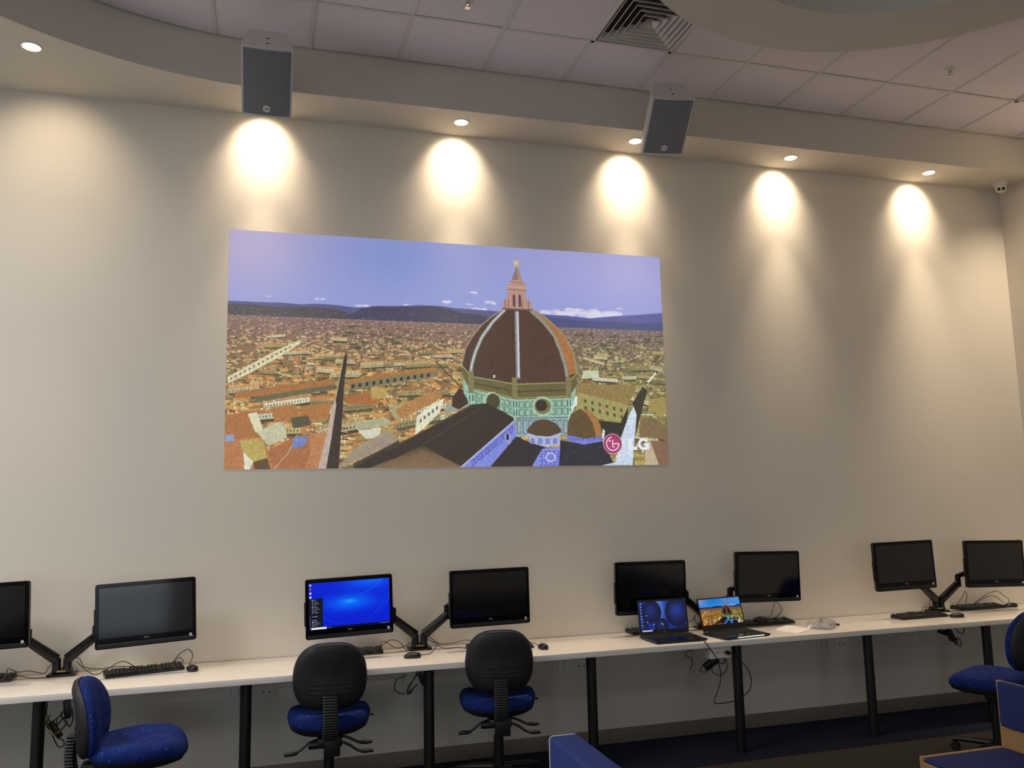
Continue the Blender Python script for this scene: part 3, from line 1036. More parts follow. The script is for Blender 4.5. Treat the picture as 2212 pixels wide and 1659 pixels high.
for i, (x, y, z) in enumerate([(*p, H1) for p in LAMPS] + ADDED_LAMPS):
    lab = ['recessed downlight at the left end, set in the curved part of the soffit',
           'recessed downlight hidden behind the left white loudspeaker',
           'recessed downlight midway between the two loudspeakers',
           'recessed downlight partly covered by the right loudspeaker',
           'recessed downlight second from the right end of the soffit',
           'recessed downlight nearest the security camera',
           'unseen downlight added between the corner vent and the right wall'][i]
    t = thing('recessed_downlight', lab, 'downlight', (x, y, z), group='downlights along the wall soffit' if i < 6 else None)
    MB().lathe([(.044, .002), (.058, .002), (.058, -.003), (.053, -.006), (.044, -.004), (.044, .002)]).build('trim_ring', WHITEPL, t)
    MB().lathe([(0, -.002), (.044, -.002), (.044, -.0055), (.030, -.010), (0, -.012)]).build('lens', LAMPM, t)

t = thing('security_camera', 'white dome security camera in the top right corner under the soffit', 'camera', (6.309, -0.177, H1))
MB().lathe([(0, 0), (.058, 0), (.058, -.018), (.052, -.026), (0, -.026)]).build('mount_base', WHITEPL, t)
MB().ball((0, -.004, -.048), .048).build('ball_housing', WHITEPL, t)
dv = Vector((-.62, -.62, -.48)).normalized()
sd = dv.cross(Vector((0, 0, 1))).normalized()
for s in (-1, 1):
    c = Vector((0, -.004, -.048)) + (dv + sd * s * .36).normalized() * .0455
    MB().cyl(c - dv * .004, c + dv * .004, .0145, seg=18).build('lens_eye', DARK, t)


def speaker(label, T, B, yaw):
    T, B = Vector(T), Vector(B)
    dn = (B - T)
    h = dn.length
    tau = math.atan2(math.hypot(dn.x, dn.y), -dn.z)
    c = (T + B) / 2
    t = thing('loudspeaker', label, 'loudspeaker', c, group='white loudspeakers below the ceiling')
    t.rotation_euler = (Matrix.Rotation(yaw, 4, 'Z') @ Matrix.Rotation(tau, 4, 'X')).to_euler()
    wf, wr, dp = .152, .108, .235
    n = 10
    # bowed front, narrow rear, in plan; local -Y is the grille side
    plan = [(-wf + 2 * wf * i / n, -.012 * (1 - (2 * i / n - 1) ** 2)) for i in range(n + 1)] + [(wf, .03), (wr, dp), (-wr, dp), (-wf, .03)]
    MB().prism(plan, -h / 2, h / 2).build('cabinet', SPK, t, ang=0.5)
    # perforated grille: dark bowed sheet carrying a web of bars
    gw, gh = wf - .012, h / 2 - .014
    mb = MB()

    def fy(x):
        return -.012 * (1 - (x / wf) ** 2) - .004
    N = 16
    P0 = [(-gw + 2 * gw * i / N) for i in range(N + 1)]
    loop = [(x, fy(x)) for x in P0] + [(x, fy(x) + .003) for x in P0[::-1]]
    mb.prism(loop, -gh, gh)
    mb.build('grille', GRILLE, t, smooth=True)
    bd = MB().cyl((0, fy(0) - .001, -gh + .045), (0, fy(0) - .005, -gh + .045), .0225, seg=28, bev=.001).build('badge', WHITEPL, t)
    MB().box((0, fy(0) - .0055, -gh + .045), (.022, .001, .005), .0004, 1).build('badge_mark', SHELL, bd)
    for yy in (.05, .125):
        MB().cyl((.0, yy, h / 2 - .001), (.0, yy, h / 2 + .002), .0065, seg=12).build('screw', DARK, t)
    br = MB()
    R3 = t.rotation_euler.to_matrix()
    R3i = R3.inverted()
    p = Vector((0, dp - .004, .0))
    wp = R3 @ p + c
    q = R3i @ (Vector((wp.x, -.412, wp.z + .02)) - Vector(c))
    br.cyl(p, q, .016, seg=14)
    br.box(p, (.12, .012, .10), .003, 1)
    br.build('wall_bracket', SPK, t)
    return t


def grille_mat():
    m = mat('perforated_grille', (168, 170, 180), 0.5)
    nt = m.node_tree
    b = nt.nodes['Principled BSDF']
    tc = nt.nodes.new('ShaderNodeTexCoord')
    mp = nt.nodes.new('ShaderNodeMapping')
    mp.inputs['Scale'].default_value = (1, 0, 1)
    vo = nt.nodes.new('ShaderNodeTexVoronoi')
    vo.inputs['Scale'].default_value = 98
    vo.inputs['Randomness'].default_value = 0.0
    mp.inputs['Rotation'].default_value = (0, math.radians(30), 0)
    nt.links.new(tc.outputs['Object'], mp.inputs[0])
    nt.links.new(mp.outputs[0], vo.inputs['Vector'])
    lt = nt.nodes.new('ShaderNodeMath')
    lt.operation = 'LESS_THAN'
    lt.inputs[1].default_value = 0.385
    nt.links.new(vo.outputs['Distance'], lt.inputs[0])
    old = b.inputs['Base Color'].links[0].from_socket
    mx = nt.nodes.new('ShaderNodeMix')
    mx.data_type = 'RGBA'
    nt.links.new(lt.outputs[0], mx.inputs[0])
    nt.links.new(old, mx.inputs[6])
    mx.inputs[7].default_value = (.004, .004, .005, 1)
    nt.links.new(mx.outputs[2], b.inputs['Base Color'])
    return m


GRILLE = grille_mat()
speaker('white trapezoid loudspeaker with grey grille, the left one, in front of the curved bulkhead', (-.025, -.95, 4.483), (-.032, -.6, 4.207), 0.0)
speaker('white trapezoid loudspeaker with grey grille, the right one, turned sideways near the vent', (2.69, -.92, 4.503), (2.745, -.58, 4.235), math.radians(-10))

# ------------------------------------------------------------------ projected picture on the wall
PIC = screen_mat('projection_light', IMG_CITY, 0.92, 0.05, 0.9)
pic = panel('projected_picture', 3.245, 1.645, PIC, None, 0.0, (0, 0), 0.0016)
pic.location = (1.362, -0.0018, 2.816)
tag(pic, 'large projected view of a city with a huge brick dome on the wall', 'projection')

# ------------------------------------------------------------------ trunking and power outlets below the desk
struct(MB().box(((XL + XR) / 2, -0.015, 0.562), (XR - XL - .02, 0.03, 0.146), 0.004, 2).build('trim_3', WALL))


def outlet(x, z, label, data=False, y=-0.03, w_=.115, h=.066):
    t = thing('power_outlet', label, 'outlet', (x, y, z), group='wall outlets under the desk')
    MB().box((0, -.004, 0), (w_, .008, h), .003, 2).build('face_plate', WHITEPL, t)
    if data:
        for s in (-.02, .02):
            MB().box((s, -.008, -.004), (.016, .003, .014), .001, 1).build('data_port', GREYPL, t)
    else:
        for s in (-.026, .026):
            mb = MB()
            mb.box((s - .006, -.0085, .004), (.0022, .002, .009), rot=(0, .5, 0))
            mb.box((s + .006, -.0085, .004), (.0022, .002, .009), rot=(0, -.5, 0))
            mb.box((s, -.0085, -.009), (.0022, .002, .009))
            mb.build('socket_slots', DARK, t, smooth=False)
            MB().box((s, -.0095, .022), (.012, .004, .009), .001, 1).build('switch', GREYPL, t)
    return t


outlet(-.16, .566, 'double power outlet on the trunking behind the leftmost blue chair')
outlet(.035, .566, 'data outlet on the trunking left of the second chair', True)
outlet(2.045, .568, 'double power outlet on the trunking right of the third chair')
outlet(2.205, .568, 'data outlet on the trunking beside the fourth desk leg', True)
outlet(4.235, .57, 'double power outlet on the trunking below the plastic bag')
outlet(4.40, .57, 'data outlet on the trunking left of the sixth desk leg', True)
outlet(.89, .555, 'power outlet on the trunking with tan cable by the third desk leg')
outlet(3.06, .558, 'power outlet on the trunking with tan cable by the fifth desk leg')
outlet(5.12, .57, 'power outlet on the trunking behind the cable bundle at far right')
outlet(3.135, .455, 'low wall plate with one dark socket under the trunking', True, y=-.001, w_=.12, h=.076)

# ------------------------------------------------------------------ the long desk
DX0, DX1 = -5.2, XR - 0.02
desk = thing('long_desk', 'long white laminate desk with black tube legs along the wall', 'desk', ((DX0 + DX1) / 2, -0.31, 0))
MB().box((0, 0, DZ - .0178), (DX1 - DX0, .605, .0355), .002, 2).build('desktop', LAM, desk)
cx = (DX0 + DX1) / 2
for i in range(-3, 8):
    x = -1.173 + 1.0886 * (i - 0)
    if x < DX0 + .1 or x > DX1 - .1:
        continue
    mb = MB()
    mb.cyl((x - cx, -.20, .012), (x - cx, -.20, DZ - .0355), .033, seg=24)
    mb.cyl((x - cx, -.20, DZ - .042), (x - cx, -.20, DZ - .0355), .055, seg=24)
    lg = mb.build('leg', BLKMET, desk)
    MB().cyl((x - cx, -.20, 0), (x - cx, -.20, .014), .028, .030, seg=20).build('foot', SHELL, lg)


# ------------------------------------------------------------------ monitors on arms
MW, MH = .555, .374


def rr(w_, h, r, n=5):
    """rounded rectangle in xz"""
    P = []
    for cx_, cz, a in ((w_ / 2 - r, h / 2 - r, 0), (-w_ / 2 + r, h / 2 - r, PI / 2), (-w_ / 2 + r, -h / 2 + r, PI), (w_ / 2 - r, -h / 2 + r, 1.5 * PI)):
        for i in range(n + 1):
            t = a + PI / 2 * i / n
            P.append((cx_ + r * math.cos(t), cz + r * math.sin(t)))
    return P


def rslab(mb, w_, h, r, y0, y1, taper=1.0, c=(0, 0)):
    mb.rings([[(x + c[0], y0, z + c[1]) for x, z in rr(w_, h, r)], [(x * taper + c[0], y1, z * taper + c[1]) for x, z in rr(w_, h, r)]])
    return mb


def text_obj(body, size, m, parent, loc, rot=(PI / 2, 0, 0), ext=0.0004):
    cu = bpy.data.curves.new('lettering', 'FONT')
    cu.body, cu.size, cu.extrude = body, size, ext
    cu.align_x, cu.align_y = 'CENTER', 'CENTER'
    tmp = bpy.data.objects.new('tmp', cu)
    COL.objects.link(tmp)
    dg = bpy.context.evaluated_depsgraph_get()
    me = bpy.data.meshes.new_from_object(tmp.evaluated_get(dg))
    bpy.data.objects.remove(tmp)
    me.materials.clear()
    me.materials.append(m)
    o = bpy.data.objects.new('lettering', me)
    COL.objects.link(o)
    o.parent = parent
    o.location, o.rotation_euler = loc, rot
    return o


def make_monitor():
    t = thing('computer_monitor', 'x', 'monitor')
    mb = MB()
    rslab(mb, MW, MH, .014, -.004, .022)
    bd = mb.build('housing', BLKPL, t, ang=.5)
    mb = MB()
    rslab(mb, MW * .93, MH * .86, .03, .022, .05, .82)
    mb.build('rear_bulge', BLKPL, bd, ang=.5)
    MB().box((-MW / 2 - .001, .012, -.03), (.012, .022, .15), .005, 2).build('side_ports', BLKPL, bd)
    mb = MB()
    rslab(mb, MW - .004, MH - .004, .012, -.0065, -.004)
    fg = mb.build('front_glass', GLASS, t, ang=.5)
    SW, SH = MW - .042, (MW - .042) * 9 / 16
    zc = MH / 2 - .024 - SH / 2
    panel('display', SW, SH, SCR, t, -.0072, (0, zc), .0007)
    MB().box((0, -.0055, -MH / 2 + .017), (MW - .02, .004, .022), .0015, 1).build('speaker_chin', BLKPL, fg)
    text_obj('DELL', .0135, LOGO, t, (0, -.0076, -MH / 2 + .046))
    MB().box((MW / 2 - .032, -.0073, -MH / 2 + .034), (.015, .0012, .017), .0003, 1).build('sticker', STICK, t)
    return t


MON = [((-1.565, -.30, 1.158), (0.0, -6.0, -2.0), 'black monitor cut off by the left edge of the picture'),
       ((-.666, -.304, 1.135), (-1.1, 5.99, -1.98), 'black monitor with grey reflection above the leftmost keyboard and blue chair'),
       ((.539, -.267, 1.099), (.99, .92, -1.49), 'monitor switched on with a bright blue desktop above the second chair'),
       ((1.472, -.276, 1.108), (.06, 1.38, -.48), 'dark monitor just right of the lit one, above the third chair'),
       ((2.700, -.195, 1.102), (.94, -.37, .40), 'dark monitor partly hidden by the blue-screened laptop'),
       ((3.673, -.195, 1.135), (.18, .51, 1.37), 'dark monitor behind and right of the laptop showing the dome'),
       ((4.856, -.276, 1.172), (-1.28, -1.41, -.79), 'grey-reflecting monitor second from the right end of the desk'),
       ((5.741, -.282, 1.149), (-.27, -4.2, 1.26), 'grey-reflecting monitor at the right end of the desk')]
mon0 = make_monitor()
MONS = []


def mrot(r):
    ti, ya, ro = [math.radians(v) for v in r]
    return (Matrix.Rotation(ya, 3, 'Z') @ Matrix.Rotation(ti, 3, 'X') @ Matrix.Rotation(ro, 3, 'Y')).to_euler()


for i, (p, r, lab) in enumerate(MON):
    if i == 0:
        o = mon0
        o['label'], o.location, o.rotation_euler, o['group'] = lab, p, mrot(r), 'monitors on desk arms'
    else:
        o = dup(mon0, lab, p, mrot(r))
    MONS.append(o)
lit = [c for c in MONS[2].children if c.name.startswith('display')][0]
lit.data = lit.data.copy()
lit.data.materials[0] = screen_mat('lit_desktop', IMG_DESK, 1.0, 0.006, 0.1)
lit['label'] = 'lit blue desktop display with open menu'


def arm_seg(mb, a, b, w0, w1, th):
    """rounded bar from a to b, wider in the plane facing the room"""
    a, b = Vector(a), Vector(b)
    d = (b - a).normalized()
    n = Vector((0, 1, 0))
    s = d.cross(n).normalized()
    rs = []
    for f, k in ((-.02, .6), (0.0, 1.0), (.5, 1.0), (1.0, 1.0), (1.02, .6)):
        c = a + (b - a) * f
        w_ = (w0 + (w1 - w0) * min(max(f, 0), 1)) * k
        rs.append([c + s * (w_ * math.copysign(abs(math.cos(q)) ** .6, math.cos(q))) + n * (th * math.copysign(abs(math.sin(q)) ** .6, math.sin(q))) for q in [2 * PI * j / 16 for j in range(16)]])
    mb.rings(rs)


def monitor_arm(bx, ml, mr, label):
    by = -.075
    t = thing('dual_monitor_arm', label, 'monitor arm', (bx, by, DZ), group='twin monitor arms on the desk')
    MB().box((0, 0, .008), (.155, .115, .016), .005, 2).build('base_plate', BLKGL, t)
    mb = MB()
    mb.box((0, -.002, .028), (.105, .075, .028), .008, 2)
    mb.build('base_cover', BLKGL, t)
    MB().box((.0, -.041, .030), (.05, .003, .008), .001, 1).build('yellow_label', YEL, t)
    for s, mo in ((-1, ml), (1, mr)):
        sh = (s * .030, -.03, .10)
        el = (s * .185, -.055, .225)
        mb = MB()
        mb.cyl((s * .030, -.02, .03), (s * .030, -.02, .105), .0235, seg=18, bev=.004)
        mb.build('post', BLKGL, t)
        mb = MB()
        arm_seg(mb, sh, el, .031, .026, .022)
        ar = mb.build('lower_arm', BLKGL, t)
        mb = MB()
        mb.tube([(s * .055, -.0765, .13), (s * .16, -.077, .213)], .0022, 6, 1)
        mb.build('arm_groove', BLKMET, ar)
        MB().cyl((el[0], el[1], el[2] - .03), (el[0], el[1], el[2] + .065), .022, seg=18, bev=.004).build('elbow_joint', BLKGL, t)
        vx = Vector(mo.location) - Vector((bx, by, DZ)) + Vector((0, .085, -.01))
        mb = MB()
        arm_seg(mb, (el[0], el[1], el[2] + .055), (vx.x, vx.y + .0, vx.z), .02, .018, .016)
        mb.build('upper_arm', BLKGL, t)
        mb = MB()
        mb.cyl((vx.x, vx.y - .03, vx.z), (vx.x, vx.y + .012, vx.z), .02, seg=16)
        mb.box((vx.x, vx.y - .034, vx.z), (.11, .006, .11), .003, 1)
        mb.build('screen_bracket', BLKGL, t)
    return t


monitor_arm(-1.152, MONS[0], MONS[1], 'black twin monitor arm at the left end of the desk')
monitor_arm(1.022, MONS[2], MONS[3], 'black twin monitor arm between the lit monitor and its dark neighbour')
monitor_arm(3.195, MONS[4], MONS[5], 'black twin monitor arm half hidden behind the two laptops')
monitor_arm(5.315, MONS[6], MONS[7], 'black twin monitor arm at the right end of the desk')


# ------------------------------------------------------------------ keyboards, mice and their cords
def make_keyboard():
    t = thing('keyboard', 'x', 'keyboard')
    mb = MB()
    prof = [(-.066, .002), (-.066, .011), (-.058, .014), (.058, .027), (.066, .026), (.066, .002)]
    mb.rings([[(-.221, y, z) for y, z in prof], [(.221, y, z) for y, z in prof]])
    mb.build('case', BLKPL, t, ang=.3)
    mb = MB()
    for r in range(6):
        y = .049 - r * .0192
        n = 22
        for k in range(n):
            x = -.2085 + k * .01985
            if k in (15, 19) or (r == 0 and k in (1, 6, 11)) or (r == 5 and 4 <= k <= 9):
                continue
            z = .0145 + (y + .058) * .112
            mb.box((x, y, z + .003), (.0165, .0158, .008), .002, 1, (.112, 0, 0))
        if r == 5:
            mb.box((-.2085 + 6.5 * .01985, y, .0145 + (y + .058) * .112 + .003), (.115, .0158, .008), .002, 1, (.112, 0, 0))
    k = mb.build('keys', SHELL, t, smooth=False)
    k['kind'] = 'stuff'
    return t


KB = [((-1.625, -.105), 0, 'black keyboard cut off by the left edge of the picture'),
      ((-.682, -.182), 14.8, 'black keyboard set at an angle under the leftmost whole monitor'),
      ((.553, -.074), -2, 'black keyboard below the lit monitor, half hidden by a chair back'),
      ((1.535, -.265), -3, 'black keyboard mostly hidden behind the third chair back'),
      ((2.787, -.074), 0, 'black keyboard poking out behind the blue-screened laptop'),
      ((3.705, -.074), 1, 'black keyboard with a mouse resting on it, behind the dome laptop'),
      ((4.962, -.272), 1.3, 'black keyboard under the second monitor from the right end'),
      ((5.738, -.075), -2, 'black keyboard under the rightmost monitor')]
kb0 = make_keyboard()
KBS = []
for i, ((x, y), a, lab) in enumerate(KB):
    if i == 0:
        o = kb0
        o['label'], o.location, o.rotation_euler, o['group'] = lab, (x, y, DZ), (0, 0, math.radians(a)), 'keyboards along the desk'
    else:
        o = dup(kb0, lab, (x, y, DZ), (0, 0, math.radians(a)))
    KBS.append(o)


def make_mouse():
    t = thing('computer_mouse', 'x', 'mouse')
    mb = MB()
    rs = []
    for zz, k in ((.001, .94), (.008, 1.0), (.016, .98), (.025, .84), (.031, .6), (.0345, .3), (.0352, .04)):
        rs.append([(.031 * k * math.copysign(abs(math.cos(q)) ** .8, math.cos(q)), .055 * k * math.copysign(abs(math.sin(q)) ** .8, math.sin(q)) - (.006 if zz > .02 else 0), zz) for q in [2 * PI * j / 24 for j in range(24)]])
    mb.rings(rs)
    mb.build('shell', BLKPL, t, ang=1.2)
    MB().cyl((-.004, .026, .027), (.004, .026, .027), .0085, seg=16).build('scroll_wheel', GREYPL, t)
    return t


MS = [((-.405, -.235, DZ), 20, 'black mouse at the right end of the angled left keyboard'),
      ((.928, -.36, DZ), 80, 'black mouse on the desk in front of the second monitor arm'),
      ((1.803, -.385, DZ), 0, 'black mouse on the desk right of the third chair'),
      ((3.655, -.085, DZ + .026), 75, 'black mouse lying on top of a keyboard behind the dome laptop'),
      ((5.215, -.385, DZ), 70, 'black mouse right of the second keyboard from the right end'),
      ((6.04, -.115, DZ), 80, 'black mouse at the right end of the desk near the wall')]
ms0 = make_mouse()
MSS = []
for i, (p, a, lab) in enumerate(MS):
    if i == 0:
        o = ms0
        o['label'], o.location, o.rotation_euler, o['group'] = lab, p, (0, 0, math.radians(a)), 'computer mice on the desk'
    else:
        o = dup(ms0, lab, p, (0, 0, math.radians(a)))
    MSS.append(o)


def cord(parent, *paths, name='cord', r=.0024, m=None):
    """world-space cord added as a part of its keyboard or mouse"""
    mb = MB()
    inv = Matrix.LocRotScale(parent.location, parent.rotation_euler, None).inverted()
    for p in paths:
        mb.tube([inv @ Vector(q) for q in p], r, 6, 5)
    return mb.build(name, m or BLKMET, parent, ang=1.5)


cord(MSS[0], [(-1.053, -.2, .863), (-1.016, -.2, .82), (-.952, -.2, .778), (-.891, -.2, .803), (-.801, -.2, .844), (-.714, -.2, .8), (-.621, -.2, .805), (-.534, -.2, .808), (-.484, -.2, .863), (-.433, -.2, .888), (-.407, -.2, .85), (-.424, -.2, .798), (-.42, -.2, .784)])
cord(KBS[1], [(-1.08, -.12, .875), (-1.045, -.15, .865), (-1.019, -.15, .818), (-.934, -.15, .801), (-.835, -.15, .808), (-.706, -.15, .797), (-.611, -.14, .797), (-.531, -.13, .80), (-.491, -.14, .833), (-.465, -.16, .816), (-.475, -.13, .79)])
cord(KBS[0], [(-1.19, -.10, .84), (-1.212, -.15, .833), (-1.235, -.15, .798), (-1.314, -.15, .818), (-1.374, -.15, .816), (-1.428, -.13, .835), (-1.445, -.1, .815), (-1.45, -.06, .79)],
     [(-1.223, -.15, .771), (-1.298, -.15, .774), (-1.352, -.13, .785), (-1.42, -.08, .79)])
cord(KBS[2], [(.961, -.12, .821), (.868, -.12, .792), (.776, -.12, .843), (.755, -.1, .80)],
     [(.924, -.142, .7695), (.886, -.12, .827), (.822, -.12, .847), (.758, -.12, .809), (.74, -.07, .788)])
cord(MSS[1], [(.975, -.345, .779), (1.0, -.296, .7695), (1.061, -.279, .771), (1.114, -.2, .797), (1.128, -.19, .814), (1.072, -.15, .835)])
cord(KBS[3], [(1.065, -.1, .86), (1.091, -.1, .846), (1.143, -.1, .806), (1.181, -.1, .794), (1.267, -.1, .798), (1.345, -.1, .809), (1.481, -.14, .783), (1.56, -.19, .785)],
     [(1.07, -.12, .84), (1.171, -.15, .778), (1.266, -.15, .775), (1.337, -.18, .7695), (1.38, -.21, .785)])
cord(MSS[2], [(1.803, -.335, .779), (1.774, -.25, .784), (1.71, -.2, .79), (1.60, -.16, .775), (1.5, -.12, .775)])
cord(KBS[5], [(3.757, -.06, .795), (3.783, -.07, .885), (3.80, -.08, .932), (3.824, -.08, .909), (3.852, -.08, .869), (3.828, -.07, .828), (3.79, -.04, .795)])
cord(MSS[3], [(3.702, -.075, .80), (3.725, -.07, .821), (3.748, -.06, .822), (3.76, -.04, .797)])
cord(KBS[4], [(2.98, -.06, .785), (3.014, -.1, .82), (3.062, -.13, .847), (3.078, -.13, .879), (3.08, -.12, .838), (3.12, -.1, .79)])
cord(KBS[6], [(5.083, -.22, .79), (5.085, -.17, .79), (5.116, -.15, .827), (5.161, -.15, .809), (5.188, -.14, .80), (5.208, -.12, .852), (5.255, -.08, .865)],
     [(5.006, -.05, .7715), (5.062, -.05, .773), (5.132, -.054, .7705), (5.235, -.06, .776)])
cord(MSS[4], [(5.26, -.37, .779), (5.235, -.337, .771), (5.203, -.3, .7705), (5.15, -.22, .775), (5.18, -.12, .7705), (5.235, -.07, .7705)])
cord(KBS[7], [(5.52, -.05, .785), (5.511, -.08, .806), (5.558, -.1, .872), (5.592, -.1, .917), (5.606, -.1, .87), (5.632, -.04, .795)])
cord(MSS[5], [(5.716, -.04, .795), (5.749, -.08, .839), (5.793, -.1, .875), (5.864, -.1, .895), (5.925, -.1, .903), (5.981, -.1, .865), (6.036, -.1, .827), (6.0, -.115, .786)],
     [(5.72, -.045, .795), (5.79, -.1, .856), (5.841, -.1, .865), (5.89, -.1, .861), (5.937, -.1, .837), (5.99, -.11, .782)])


# ------------------------------------------------------------------ laptops
def laptop(label, loc, rz, w_, dp, lid_h, lean, img, gaming):
    t = thing('laptop', label, 'laptop', loc, (0, 0, rz), 'open laptops on the desk')
    th = .020
    mb = MB()
    mb.rings([[(-w_ / 2 + .006, -dp, .004), (w_ / 2 - .006, -dp, .004), (w_ / 2, -.004, .004), (-w_ / 2, -.004, .004)],
              [(-w_ / 2, -dp - .003, .008), (w_ / 2, -dp - .003, .008), (w_ / 2 + .002, 0, .010), (-w_ / 2 - .002, 0, .010)],
              [(-w_ / 2, -dp, th - .004), (w_ / 2, -dp, th - .004), (w_ / 2, 0, th), (-w_ / 2, 0, th)]])
    mb.box((-w_ * .4, -dp * .15, .002), (.03, .02, .004)).box((w_ * .4, -dp * .15, .002), (.03, .02, .004))
    mb.box((-w_ * .4, -dp * .85, .002), (.03, .02, .004)).box((w_ * .4, -dp * .85, .002), (.03, .02, .004))
    mb.build('base', BLKPL, t, ang=.4)
    kb = MB()
    for r in range(5):
        for k in range(15):
            z = th - .0035 + (.0035) * (1 - (.05 + r * .02) / dp)
            kb.box((-w_ * .44 + k * w_ * .063, -.045 - r * .019, z + .0012), (.0165, .0155, .003), .001, 1)
    ko = kb.build('keys', SHELL, t, smooth=False)
    ko['kind'] = 'stuff'
    MB().box((0, -dp * .78, th - .0032), (.105, .06, .0014), .0005, 1, (.014, 0, 0)).build('touchpad', GLASS, t)
    ld = bpy.data.objects.new('lid', bpy.data.meshes.new('lid'))
    b = MB()
    rslab(b, w_, lid_h, .008, -.003, .004, c=(0, lid_h / 2))
    bpy.data.objects.remove(ld)
    ld = b.build('lid', BLKPL, t, ang=.5)
    ld.location = (0, .002, th + .002)
    ld.rotation_euler = (-lean, 0, 0)
    sw = w_ - (.022 if not gaming else .018)
    sh = sw * 9 / 16
    top = .014
    if gaming:
        sh = min(sh, lid_h - .05)
    panel('display', sw, sh, screen_mat('laptop_display', img, .8, .006, .2), ld, -.0036, (0, lid_h - top - sh / 2 + (.006 if gaming else 0)), .0006)
    if not gaming:
        text_obj('DELL', .010, LOGO, ld, (0, -.0036, .013))
    MB().cyl((-w_ * .36, .002, th - .001), (w_ * .36, .002, th - .001), .006, seg=12).build('hinge', SHELL, t)
    if gaming:
        MB().box((.02, -dp - .004, .0115), (w_ * .60, .006, .0045), .0012, 1).build('light_bar', BAR, t)
    return t


L1 = laptop('black laptop with blue sphere desktop in front of a dark monitor', (2.745, -.293, DZ), math.radians(.5), .385, .255, .240, math.radians(7), IMG_BUB, False)
L2 = laptop('black laptop showing the dome city, white light bar on its front edge', (3.213, -.318, DZ), math.radians(8.3), .385, .252, .232, math.radians(16), IMG_CITY2, True)

ch = thing('laptop_charger', 'black laptop charger hanging by its cable under the desk beside a leg', 'charger', (3.04, -.4, .585))
inv = Matrix.Translation((-3.04, .4, -.585))


def rel(P):
    return [inv @ Vector(p) for p in P]


d = (Vector((3.083, -.4, .612)) - Vector((2.993, -.4, .558)))
MB().box((0, 0, 0), (d.length * 1.15, .035, .052), .008, 2, (0, -math.atan2(d.z, d.x), 0)).build('adapter_brick', BLKPL, ch)
MB().tube(rel([(2.905, -.42, .785), (2.868, -.55, .79), (2.87, -.632, .778), (2.905, -.638, .73), (2.952, -.62, .677), (2.989, -.59, .623), (3.012, -.575, .558), (3.007, -.575, .495), (2.982, -.57, .428), (2.956, -.57, .378), (2.962, -.57, .357), (3.008, -.57, .352), (3.078, -.575, .357), (3.125, -.575, .365), (3.189, -.575, .394), (3.23, -.575, .427), (3.246, -.575, .48), (3.231, -.575, .548), (3.194, -.575, .597), (3.150, -.60, .634), (3.115, -.62, .662), (3.075, -.605, .684)]), .0034, 8, 6).build('power_cable', BLKMET, ch, ang=1.5)
MB().tube(rel([(3.151, -.4, .64), (3.151, -.4, .618), (3.165, -.4, .576), (3.162, -.4, .535), (3.136, -.4, .506), (3.092, -.4, .499), (3.053, -.4, .519), (3.043, -.4, .544), (3.056, -.4, .575)]), .0030, 8, 6).tube(rel([(3.02, -.41, .575), (2.997, -.41, .572), (2.97, -.41, .577), (2.951, -.41, .554), (2.967, -.41, .531), (2.995, -.41, .534), (3.0, -.41, .56)]), .0030, 8, 6).tube(rel([(3.07, -.41, .60), (3.115, -.41, .617), (3.146, -.41, .598), (3.128, -.41, .575), (3.09, -.41, .586)]), .0034, 8, 6).build('looped_cable', BLKMET, ch, ang=1.5)
MB().cyl((3.068 - 3.04, -.205, .686 - .585), (3.062 - 3.04, -.182, .686 - .585), .014, seg=14).build('plug', BLKPL, ch)

pb = thing('power_box', 'bright white power box fixed under the desk front with a plug in it', 'outlet', (3.015, -.535, .69))
MB().box((0, 0, 0), (.162, .09, .082), .004, 2).build('box_body', WHITEPL, pb)
for s in (-.03, .02):
    MB().box((s, -.0455, .0), (.004, .002, .010)).box((s + .014, -.0455, .0), (.004, .002, .010)).build('socket_slots', DARK, pb, smooth=False)

pp = MB()
for k, (poly_, a) in enumerate([([(3.60, -.36), (3.80, -.27), (3.87, -.42), (3.66, -.545)], .0), ([(3.62, -.33), (3.79, -.225), (3.84, -.30), (3.67, -.42)], .0)]):
    pp = MB().prism([(x - 3.72, y + .4) for x, y in poly_][::-1], .0005 + k * .0035, .0035 + k * .0035)
    o = pp.build('sheet_of_paper' if k == 0 else 'envelope', PAPER, None, smooth=False, loc=(3.72, -.4, DZ))
    tag(o, ['white sheet of paper lying on the desk right of the dome laptop', 'small white envelope lying on the sheet of paper beside the plastic bag'][k], ['paper', 'envelope'][k])


def plastic_bag():
    rng = random.Random(5)
    mb = MB()
    rs = []
    N = 40
    for j, (k, z) in enumerate(((.75, .001), (1, .006), (.98, .018), (.88, .032), (.7, .043), (.45, .050), (.2, .052), (.02, .05))):
        ring = []
        for i in range(N):
            q = 2 * PI * i / N
            wob = 1 + .13 * math.sin(3 * q + j * .7) + .08 * math.sin(7 * q + j * 1.9) + rng.uniform(-.05, .05)
            ring.append((.115 * k * wob * math.cos(q), .088 * k * wob * math.sin(q), max(.001, z * (1 + .3 * math.sin(5 * q + j) * (j > 1)) + rng.uniform(-.004, .004) * (j > 1))))
        rs.append(ring)
    mb.rings(rs)
    m = mat('clear_crinkled_film', (196, 194, 192), 0.22, var=.22, scale=26, bump=.5)
    b = m.node_tree.nodes['Principled BSDF']
    b.inputs['Alpha'].default_value = .62
    o = mb.build('plastic_bag', m, None, loc=(3.985, -.385, DZ), ang=.4)
    o.rotation_euler = (0, 0, .3)
    tag(o, 'crumpled clear plastic bag lying on the desk between papers and pen', 'bag')


